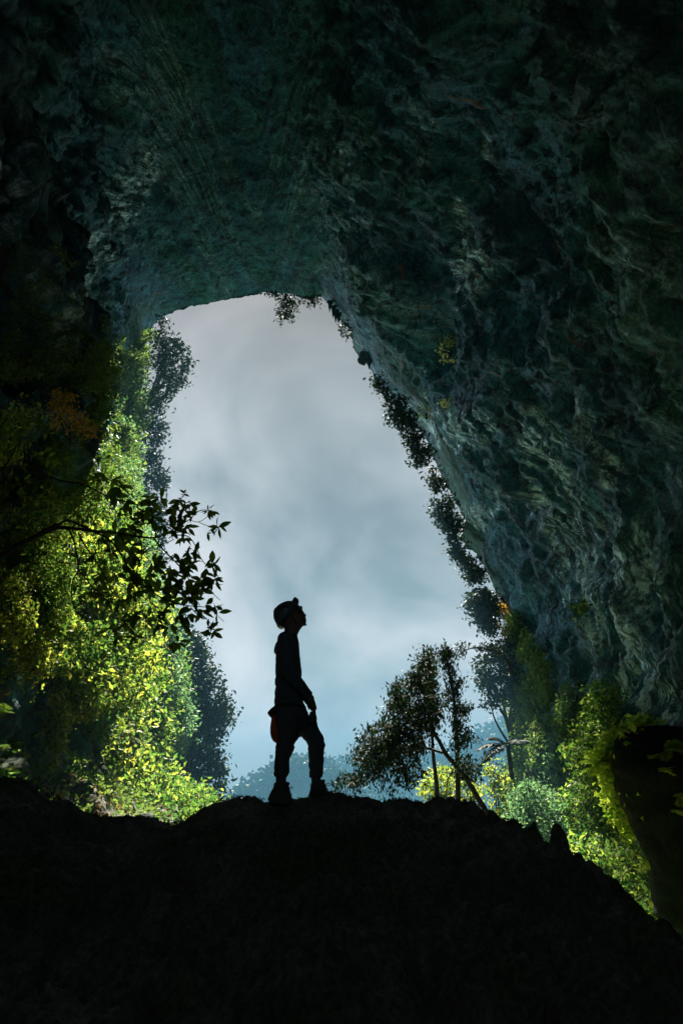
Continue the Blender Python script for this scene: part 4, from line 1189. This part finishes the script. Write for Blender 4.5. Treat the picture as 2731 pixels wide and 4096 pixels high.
nb_, mm = 60, len(BV) // 60
BVB = BVHTree.FromPolygons([tuple(v) for v in BV], [(i * 60 + k, i * 60 + (k + 1) % 60, (i + 1) * 60 + (k + 1) % 60, (i + 1) * 60 + k) for i in range(mm - 1) for k in range(60)])
for j, (l, x, y, L) in enumerate([('largest green fern on the dark face of the boulder', 2665, 3000, .22), ('fern beside the largest one on the boulder face, towards the border', 2700, 2995, .2), ('small fern left of the largest fern on the boulder face', 2602, 3030, .11), ('dim fern under the largest fern on the boulder face', 2650, 3085, .14),
                                  ('fern at the border halfway down the boulder face', 2722, 3190, .17), ('dim fern hanging below the border fern on the boulder face', 2700, 3250, .13)]):
    dirs = [unit(np.array([R.uniform(-1, 1), -1.0, R.uniform(-.2, 1.2)])) for _ in range(8)]
    fern('fern', l, 'fern', face(x, y), dirs, L * 1.6, 'fern', 230 + j, FF, pairs=13, lw=.36, sag=.4, wide=.12)
for j, (l, x, y, Y, L) in enumerate([('small bright fern at the left border above the shaded bank', 15, 2850, 9, .28), ('tiny fern low at the left border on the shaded bank', 8, 2990, 9, .2), ('small fern among the dark stones of the left foreground', 60, 3265, 8, .2), ('fern at the left border near the bottom of the picture', 10, 3600, 4.5, .16)]):
    dirs = [unit(np.array([R.uniform(-.6, 1), -.6, R.uniform(0, 1.0)])) for _ in range(7)]
    fern('fern', l, 'fern', P(x, y, Y), dirs, L, 'bright', 250 + j, 'ferns in the shade at the left border', pairs=13, lw=.36, sag=.4, wide=.12)
# moss and short herbs on the rim of the boulder and the crest of the ridge
C = np.array([rim(x, y) + R.normal(size=3) * (.06, .35, .06) for x, y in zip(np.interp(np.linspace(0, 1, 340), [0, .15, .3, .5, .7, 1], [2600, 2530, 2485, 2475, 2500, 2560]), np.interp(np.linspace(0, 1, 340), [0, .15, .3, .5, .7, 1], [2912, 2935, 2975, 3060, 3160, 3330]))])
V, F = clump_leaves(C, 12, .07, .10, R)
tag(link('moss', mesh_from('moss', V, F, M['fern'])), 'bright moss and small leaves along the rim of the right boulder', kind='stuff')
sel = R.uniform(0, 1, 900)
cx_ = np.interp(sel, np.linspace(0, 1, len(xs)), xs)
C = np.stack([cx_, np.interp(cx_, cr[:, 0], cr[:, 1]) + R.normal(size=900) * .06, np.interp(cx_, cr[:, 0], cr[:, 2])], -1)
C[:, 2] -= .005
V, F = clump_leaves(C, 7, .016, .018, R)
tag(link('moss', mesh_from('moss', V, F, M['dark'])), 'dark moss and tiny herbs along the crest of the ridge', kind='stuff')

# fallen leaves and chips on the bank
R = np.random.default_rng(91)
n = 40000
x = R.uniform(-11, -2.5, n); y = R.uniform(11, 34, n); k = fbm(np.stack([x / 1.5, y / 1.5, 0 * x], -1), 3) > -.12
x, y = x[k], y[k]
C = np.stack([x, y, cave_floor(x, y) + .03], -1)
V, F = leaf_arrays(C, R.uniform(.05, .13, len(C)), R, 0, wide=.7)
M['fallen'] = leaf_mat('fallen_leaves', [(.20, .13, .07), (.34, .26, .18), (.26, .12, .05), (.08, .12, .04), (.45, .40, .32), (.20, .12, .07)], .2)
tag(link('leaf_litter', mesh_from('leaf_litter', V, F, M['fallen'])), 'fallen leaves and pale stone chips strewn over the left bank', kind='stuff')

# ---- forest on the far hills
def forest(H, label, n, size, seed, px0, px1):
    R = np.random.default_rng(seed)
    r, c = H.shape[:2]
    jj = R.integers(0, c, n); ii = R.integers(r // 3, r // 2 + 3, n)
    base = H[ii, jj]
    x, y = proj(base); ok = (x > px0) & (x < px1); base = base[ok]
    tall = R.uniform(.5, 1.0, len(base)) ** 2 * size
    per = 26
    C = np.repeat(base, per, 0) + R.normal(size=(len(base) * per, 3)) * np.array([1, 1, .8]) * np.repeat(tall, per)[:, None] * .42
    C[:, 2] += np.repeat(tall, per) * .8
    V, F = leaf_arrays(C, np.repeat(tall, per) * .42, R, 0, wide=.9)
    tag(link('forest', mesh_from('forest', V, F, M['dark'])), label, kind='stuff')


forest(H1, 'trees along the crest of the nearer far hill', 1500, 6.0, 81, 850, 1500)
forest(H2, 'trees along the crest of the farther far hill', 2200, 7.5, 82, 1200, 2200)
# ------------------------------------------------------------------ the person
PY0 = 6.3


def Q(x, y, dy=0.0):
    """Point of the figure: traced outline position, dy metres behind the middle of the body."""
    p = P(1000 + x / 2.3525, 2300 + y / 2.3525, PY0)
    p[1] += dy
    return p


def slices(g, rows, dy=0.0, n=26, pw=1.0):
    rr = []
    for y, xb, xf, hw in rows:
        a, b = Q(xb, y), Q(xf, y)
        rr.append(((a[0] + b[0]) / 2, PY0 + dy, (a[2] + b[2]) / 2, (b[0] - a[0]) / 2, hw))
    loft(g, rr[::-1], n, pw)


skin = plain_mat('skin', (.12, .085, .065), .6, 30, .1, .1)
cloth_top = plain_mat('dark_jacket', (.055, .085, .10), .9, 60, .35, .5)
cloth_leg = plain_mat('dark_trousers', (.06, .08, .085), .9, 60, .35, .5)
helm_m = plain_mat('helmet_shell', (.06, .08, .09), .35, 30, .2, .1)
boot_m = plain_mat('boot_leather', (.05, .055, .045), .7, 40, .3, .4)
sole_m = plain_mat('boot_sole', (.012, .012, .012), .9, 40, .2, .2)
lace_m = plain_mat('boot_lace', (.05, .05, .045), .8, 40, .2, .1)
pouch_m = plain_mat('pouch_fabric', (.025, .028, .03), .9, 60, .3, .4)
bag_m = plain_mat('orange_fabric', (.55, .19, .04), .8, 22, .35, .5, trans=.55)
lamp_m = plain_mat('lamp_plastic', (.02, .02, .02), .4, 40, .2, .1)

foot = Q(330, 2150)
per = thing('person', 'person in helmet with headlamp standing in profile on the ridge, head tilted back', 'person', (foot[0], PY0, foot[2]))

NA, FA = -.10, .10       # the leg nearer to the camera and the one behind it
body = Geo()
# neck and head, sliced level by level from the traced profile
slices(body, [(640, 285, 440, .13), (600, 300, 445, .10), (560, 318, 447, .066), (530, 322, 462, .060), (505, 322, 476, .060), (485, 318, 492, .062)])
slices(body, [(490, 330, 470, .050), (476, 318, 505, .056), (462, 300, 522, .060), (440, 262, 516, .066), (415, 240, 511, .072), (390, 232, 508, .076), (365, 228, 500, .078), (345, 232, 494, .077), (320, 242, 484, .074), (295, 262, 468, .068), (272, 290, 446, .058), (256, 330, 420, .04)], pw=.92)
slices(body, [(476, 470, 528, .018), (468, 470, 535, .024), (458, 480, 529, .024), (448, 480, 522, .020)])          # chin
slices(body, [(444, 480, 528, .020), (437, 480, 534, .022), (429, 480, 526, .020)])                              # lower lip
slices(body, [(424, 480, 527, .021), (412, 480, 531, .023), (402, 480, 523, .016)])                              # upper lip
slices(body, [(398, 480, 520, .016), (388, 480, 528, .021), (378, 480, 530, .019), (368, 480, 521, .012), (352, 475, 509, .009), (336, 470, 499, .010)])  # nose
slices(body, [(352, 470, 494, .055), (343, 470, 500, .056), (334, 468, 494, .05)])                                # brow
for s in (-1, 1):
    ball(body, Q(486, 361, s * .034), (.013, .013, .013), 10, 7)        # eyes
    ball(body, Q(470, 395, s * .046), (.022, .018, .024), 10, 7)        # cheeks
    e = Q(352, 408, s * .077)
    tube(body, [e + (-.012, 0, -.03), e + (-.016, s * .008, 0), e + (-.004, s * .012, .03), e + (.012, s * .004, .028)], [.008, .011, .010, .007], 7)
# trunk and legs under the clothes
slices(body, [(1430, 280, 470, .12), (1330, 262, 505, .14), (1250, 256, 495, .145), (1150, 250, 480, .145), (1050, 256, 470, .145), (950, 256, 465, .15), (850, 258, 468, .165), (740, 262, 452, .18), (670, 262, 448, .185), (625, 285, 440, .15), (600, 300, 440, .09)])
slices(body, [(1985, 264, 340, .042), (1880, 264, 338, .046), (1780, 258, 362, .062), (1680, 262, 380, .066), (1600, 270, 420, .068), (1500, 272, 440, .075), (1440, 270, 450, .07), (1380, 272, 460, .055)], NA)
slices(body, [(1975, 584, 652, .042), (1880, 578, 654, .046), (1780, 562, 672, .060), (1660, 560, 678, .066), (1600, 555, 680, .068), (1540, 520, 672, .075), (1480, 495, 640, .08), (1430, 460, 610, .07), (1380, 420, 570, .055)], FA)


def arm(g, s, pts, rad): tube(g, smooth_path(pts, 5), rad, 14)


ARMS = {}
for s in (-1, 1):
    off = 0 if s < 0 else 10
    sh, el, wr = Q(345, 665, s * .19), Q(398 + off, 980, s * .235), Q(548 + off * .5, 1160 - off, s * .135)
    ARMS[s] = (sh, el, wr)
    arm(body, s, [Q(355, 640, s * .13), sh, (sh + el) / 2 + (-.005, 0, 0), el, (el + wr) / 2, wr], [.058, .058, .050, .043, .040, .028])
    # hand: palm, four bent fingers, thumb
    pa = Q(580 + off * .5, 1215, s * .115)
    tube(body, smooth_path([wr, (wr + pa) / 2, pa, Q(597, 1250, s * .105)], 4), [.025, .031, .034, .030], 12)
    for k, (L, r) in enumerate([(.070, .0088), (.080, .0092), (.076, .0088), (.060, .0078)]):
        o = (k - 1.5) * .0185
        b0 = Q(597, 1246, s * .105) + np.array([0, o * .9, o * -.25])
        a1 = b0 + np.array([.012, 0, -.45 * L]); a2 = a1 + np.array([-.006, -s * .008, -.35 * L]); a3 = a2 + np.array([-.016, -s * .01, -.22 * L])
        tube(body, smooth_path([b0 + (0, 0, .01), a1, a2, a3], 3), [r * 1.1, r, r * .95, r * .7], 9)
    th = pa + np.array([-.012, -s * .028, .01])
    tube(body, smooth_path([th, th + np.array([-.018, -s * .022, -.022]), th + np.array([-.020, -s * .024, -.050])], 3), [.013, .0105, .0078], 9)
remeshed('body', body, .0048, skin, per, None, 1)


def wrinkles(amp, fx, fz):
    def f(co):
        p = co.astype(float) * np.array([fx, fx, fz])
        return ridged(p, 3) * amp + fbm(co.astype(float) * 9, 2) * amp * .7
    return f


top = Geo()
slices(top, [(1300, 244, 528, .165), (1262, 232, 520, .175), (1225, 236, 512, .172), (1190, 230, 500, .17), (1150, 236, 486, .168), (1105, 232, 478, .165), (1060, 242, 482, .165), (1045, 246, 484, .165), (1030, 236, 480, .165), (985, 236, 474, .165), (965, 244, 478, .168),
             (930, 241, 486, .175), (890, 241, 484, .18), (840, 243, 476, .185), (800, 244, 470, .19), (760, 245, 466, .195), (730, 246, 464, .20), (690, 250, 462, .205), (655, 258, 460, .20), (630, 266, 458, .185), (600, 278, 452, .15), (578, 292, 446, .105), (560, 306, 446, .085)], n=36)
slices(top, [(728, 228, 262, .09), (712, 230, 270, .11), (685, 238, 280, .12), (655, 250, 290, .12)])          # folded hood edge at the back
for s in (-1, 1):
    sh, el, wr = ARMS[s]
    cuff = wr + (wr - el) / np.linalg.norm(wr - el) * -.01
    arm(top, s, [Q(355, 640, s * .12), sh, (sh + el) / 2 + (-.008, 0, 0), el, (el + wr) / 2, cuff], [.070, .072, .064, .058, .052, .046])
    tube(top, [cuff, cuff + (wr - el) / np.linalg.norm(wr - el) * .022], [.049, .046], 14)
jk = remeshed('jacket', top, .006, cloth_top, per, wrinkles(.0035, 7, 22), 2)

leg = Geo()
slices(leg, [(1520, 440, 480, .05), (1480, 300, 520, .13), (1420, 250, 540, .165), (1360, 246, 556, .172), (1300, 240, 545, .174), (1250, 238, 525, .17), (1215, 244, 512, .16)])
# rear leg (left in the picture)
slices(leg, [(1908, 250, 352, .058), (1896, 236, 360, .066), (1872, 234, 372, .070), (1850, 240, 378, .072), (1820, 236, 374, .072), (1790, 242, 376, .074), (1750, 240, 378, .078), (1715, 246, 392, .080), (1680, 246, 402, .082), (1652, 252, 420, .084), (1630, 250, 425, .085), (1612, 258, 414, .085),
             (1590, 254, 432, .086), (1555, 254, 460, .09), (1500, 252, 468, .10), (1430, 250, 480, .11), (1340, 248, 500, .115)], NA)
# front leg (right), knee bent forward
slices(leg, [(1898, 566, 664, .058), (1888, 553, 674, .066), (1862, 556, 680, .070), (1842, 554, 690, .072), (1825, 558, 684, .074), (1790, 548, 686, .076), (1740, 552, 690, .080), (1690, 544, 688, .082), (1640, 546, 692, .084), (1612, 542, 698, .086), (1594, 548, 705, .088), (1570, 532, 702, .090), (1548, 520, 692, .092),
             (1520, 492, 690, .096), (1490, 468, 678, .10), (1450, 440, 650, .108), (1410, 400, 632, .112), (1370, 360, 625, .115), (1320, 330, 600, .11)], FA)
slices(leg, [(1400, 560, 628, .05), (1350, 560, 628, .055), (1310, 562, 622, .05), (1290, 565, 600, .03)], .0)   # pocket flap bulge on the thigh
remeshed('trousers', leg, .006, cloth_leg, per, wrinkles(.0045, 5, 24), 2)

# helmet with headlamp
hg = Geo()
slices(hg, [(498, 268, 318, .05), (486, 256, 322, .07), (468, 250, 330, .086), (448, 240, 345, .095), (425, 228, 380, .102), (400, 220, 420, .106), (372, 219, 448, .108), (345, 223, 462, .107), (318, 236, 468, .102), (295, 256, 462, .094), (276, 284, 448, .082), (262, 315, 430, .065), (253, 345, 408, .04), (250, 360, 395, .02)], n=32)
tube(hg, smooth_path([Q(452, 372, -.108), Q(474, 330, -.085), Q(484, 305, 0), Q(474, 330, .085), Q(452, 372, .108)], 5), [.010, .012, .010], 8)
hel = remeshed('helmet', hg, .005, helm_m, per, None, 3)
hl = Geo()
slices(hl, [(282, 392, 452, .022), (268, 390, 458, .028), (250, 392, 460, .030), (232, 400, 457, .028), (218, 408, 442, .02), (210, 416, 432, .010)])
hlo = link('headlamp', mesh_from('headlamp', hl.V - np.array(per.location), hl.f, lamp_m, True), hel)
st = Geo()
tube(st, smooth_path([Q(420, 275, -.03), Q(360, 330, -.104), Q(262, 330, -.085), Q(226, 350, 0), Q(262, 330, .085), Q(360, 330, .104), Q(420, 275, .03)], 6), [.007, .007], 6)
link('headlamp_strap', mesh_from('headlamp_strap', st.V - np.array(per.location), st.f, lamp_m, True), hel)
cs = Geo()
for s in (-1, 1): tube(cs, smooth_path([Q(395, 410, s * .100), Q(440, 470, s * .066), Q(478, 497, s * .012)], 4), [.0045, .0045], 5)
link('chin_strap', mesh_from('chin_strap', cs.V - np.array(per.location), cs.f, lamp_m, True), hel)


def boot(rows, dy, collar, toe_pts):
    g = Geo()
    slices(g, rows, dy, 24, .9)
    b = remeshed('boot', g, .006, boot_m, per, wrinkles(.0015, 20, 20), 2)
    off = np.array(per.location)
    s = Geo()
    tube(s, [Q(*p, dy) for p in toe_pts], [.03, .042, .045, .036], 10)
    V = s.V; zc = V[:, 2].mean(); V[:, 2] = zc + (V[:, 2] - zc) * .45
    link('sole', mesh_from('sole', V - off, s.f, sole_m, True), b)
    return b


def laces(b, loops, dy):
    g = Geo()
    for l in loops: tube(g, smooth_path([Q(x, y, dy + k * .004) for k, (x, y) in enumerate(l)], 4), [.0028, .0028], 5)
    link('laces', mesh_from('laces', g.V - np.array(per.location), g.f, lace_m, True), b)


b1 = boot([(2166, 215, 420, .040), (2150, 196, 428, .046), (2122, 176, 418, .050), (2100, 182, 400, .052), (2060, 200, 388, .054), (2020, 222, 378, .056), (1990, 238, 372, .060), (1972, 240, 382, .064), (1958, 246, 380, .062)], NA, None, [(190, 2125), (250, 2150), (350, 2172), (428, 2178)])
laces(b1, [[(372, 2030), (398, 1998), (406, 2015), (385, 2030), (370, 2035)], [(370, 2030), (382, 2065), (402, 2085), (388, 2050), (372, 2032)], [(240, 1962), (234, 1990), (246, 2005)], [(366, 2000), (380, 2010), (372, 2034)]], NA)
b2 = boot([(2130, 538, 800, .042), (2100, 540, 780, .048), (2070, 546, 745, .050), (2040, 552, 728, .052), (2010, 560, 716, .056), (1980, 566, 706, .058), (1950, 572, 700, .060), (1935, 640, 706, .056), (1918, 668, 704, .04)], FA, None, [(545, 2135), (620, 2140), (720, 2135), (800, 2125)])
laces(b2, [[(706, 1960), (740, 1950), (758, 1966), (735, 1972), (704, 1964)], [(704, 1966), (720, 1995), (736, 2030), (715, 2000), (702, 1970)], [(566, 1990), (562, 1962), (572, 1955), (576, 1985)]], FA)
for dy, xa, xb, ya, yb in ((NA, 252, 350, 1985, 1895), (FA, 572, 664, 1975, 1885)):
    g = Geo(); slices(g, [(ya + 10, xa, xb, .056), ((ya + yb) / 2, xa, xb - 1, .056), (yb - 16, xa, xb - 2, .054)], dy)
    link('sock', mesh_from('sock', g.V - np.array(per.location), g.f, cloth_leg, True), per)
# pouch on the belt behind the back, and the orange bag hanging under it
pg = Geo()
slices(pg, [(1352, 205, 250, .05), (1335, 190, 262, .07), (1315, 172, 270, .08), (1300, 165, 272, .082), (1282, 180, 272, .082), (1262, 200, 270, .08), (1246, 222, 265, .07)], 0, 22, .8)
remeshed('belt_pouch', pg, .006, pouch_m, per, wrinkles(.002, 10, 10), 2)
bg_ = Geo()
slices(bg_, [(1590, 244, 262, .012), (1572, 228, 274, .03), (1540, 216, 276, .045), (1500, 210, 277, .055), (1450, 207, 272, .06), (1410, 210, 264, .058), (1370, 218, 256, .05), (1345, 228, 252, .035)], -.135, 24, .9)
remeshed('hanging_bag', bg_, .006, bag_m, per, wrinkles(.006, 16, 6), 1)
bl = Geo()
slices(bl, [(1262, 226, 522, .182), (1256, 222, 526, .186), (1244, 222, 526, .186), (1238, 226, 522, .182)], 0, 36)
link('belt', mesh_from('belt', bl.V - np.array(per.location), bl.f, pouch_m, True), per)



# ------------------------------------------------------------------ light, air, camera
W = bpy.data.worlds.new('World'); SC.world = W; W.use_nodes = True
nt = W.node_tree
for n in list(nt.nodes): nt.nodes.remove(n)
SUN_AZ, SUN_EL = math.radians(-4.8), math.radians(47.1)
sk = nt.nodes.new('ShaderNodeTexSky'); sk.sky_type = 'NISHITA'; sk.sun_disc = False
sk.sun_elevation = SUN_EL; sk.sun_rotation = SUN_AZ; sk.air_density = 1.4; sk.dust_density = 2.0
tc = nt.nodes.new('ShaderNodeTexCoord')
mp = nt.nodes.new('ShaderNodeMapping'); mp.inputs['Scale'].default_value = (1.0, 1.0, 1.25); mp.inputs['Rotation'].default_value = (.0, .45, .2)
mp.inputs['Location'].default_value = (.35, .1, .2)
nz = nt.nodes.new('ShaderNodeTexNoise'); nz.inputs['Scale'].default_value = 2.5; nz.inputs['Detail'].default_value = 5; nz.inputs['Roughness'].default_value = .5
nz.inputs['Distortion'].default_value = .5
nt.links.new(tc.outputs['Generated'], mp.inputs[0]); nt.links.new(mp.outputs[0], nz.inputs['Vector'])
cl = ramp(nt, nz.outputs['Fac'], [(.38, (.42, .54, .60)), (.5, (.84, .97, 1.06)), (.61, (1.38, 1.44, 1.54))])
dim = nt.nodes.new('ShaderNodeSeparateXYZ'); nt.links.new(tc.outputs['Generated'], dim.inputs[0])
gr = ramp(nt, dim.outputs['Z'], [(.0, (1.9, 1.6, 1.4)), (.12, (1.6, 1.38, 1.25)), (.30, (1.15, 1.05, .98)), (.50, (.85, .82, .79)), (.68, (.42, .43, .44)), (1.0, (.5, .5, .52))])
cl = mix(nt, 1.0, cl, gr, 'MULTIPLY')
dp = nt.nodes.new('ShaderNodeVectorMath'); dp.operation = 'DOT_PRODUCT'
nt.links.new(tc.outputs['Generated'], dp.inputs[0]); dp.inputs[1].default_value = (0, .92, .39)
# sky raised out of view, sides and overhead, to light the cave walls
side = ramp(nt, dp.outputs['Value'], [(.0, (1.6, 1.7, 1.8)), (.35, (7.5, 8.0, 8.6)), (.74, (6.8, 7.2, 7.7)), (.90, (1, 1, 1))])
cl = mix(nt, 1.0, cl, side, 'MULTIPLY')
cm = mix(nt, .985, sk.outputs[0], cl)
bg = nt.nodes.new('ShaderNodeBackground'); bg.inputs[1].default_value = .070
wo = nt.nodes.new('ShaderNodeOutputWorld')
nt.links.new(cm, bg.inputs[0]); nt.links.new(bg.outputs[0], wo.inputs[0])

sl = bpy.data.lights.new('sun', 'SUN'); sl.energy = 4.4; sl.angle = math.radians(1.2); sl.color = (1.0, .93, .80)
so = bpy.data.objects.new('sun', sl); COL.objects.link(so)
d = Vector((math.sin(SUN_AZ) * math.cos(SUN_EL), math.cos(SUN_AZ) * math.cos(SUN_EL), math.sin(SUN_EL)))
so.rotation_euler = d.to_track_quat('Z', 'Y').to_euler(); so.location = (0, 30, 90)

g = Geo()
x0, x1, y0, y1, z0, z1 = -520, 520, -70, 640, -28, 82
g.add([(x0, y0, z0), (x1, y0, z0), (x1, y1, z0), (x0, y1, z0), (x0, y0, z1), (x1, y0, z1), (x1, y1, z1), (x0, y1, z1)],
      [(0, 3, 2, 1), (4, 5, 6, 7), (0, 1, 5, 4), (1, 2, 6, 5), (2, 3, 7, 6), (3, 0, 4, 7)])
hm, hn, ho = new_mat('haze')
pv = hn.nodes.new('ShaderNodeVolumePrincipled'); pv.inputs['Density'].default_value = .0017
pv.inputs['Color'].default_value = (.075, .185, .275, 1); pv.inputs['Anisotropy'].default_value = .0
hn.links.new(pv.outputs[0], ho.inputs['Volume'])
hz = link('haze', mesh_from('haze', g.V, g.f, hm)); tag(hz, 'thin blue haze in the valley air', kind='stuff')

cam = bpy.data.cameras.new('camera'); co = bpy.data.objects.new('camera', cam); COL.objects.link(co)
cam.sensor_fit = 'VERTICAL'; cam.sensor_height = 36; cam.sensor_width = 24; cam.lens = 24 * 2731 / 2730.67
cam.clip_start = .05; cam.clip_end = 3000
co.rotation_euler = (math.radians(90) + PITCH, 0, 0)
SC.camera = co
vs_ = SC.view_settings; vs_.view_transform = 'Standard'; vs_.look = 'None'; vs_.gamma = 1; vs_.exposure = 2.95
SC.display_settings.display_device = 'sRGB'
cyc = SC.cycles
cyc.use_denoising = True
cyc.max_bounces = 8; cyc.diffuse_bounces = 3; cyc.glossy_bounces = 2; cyc.transmission_bounces = 4; cyc.volume_bounces = 1; cyc.transparent_max_bounces = 8
cyc.sample_clamp_indirect = 3.0
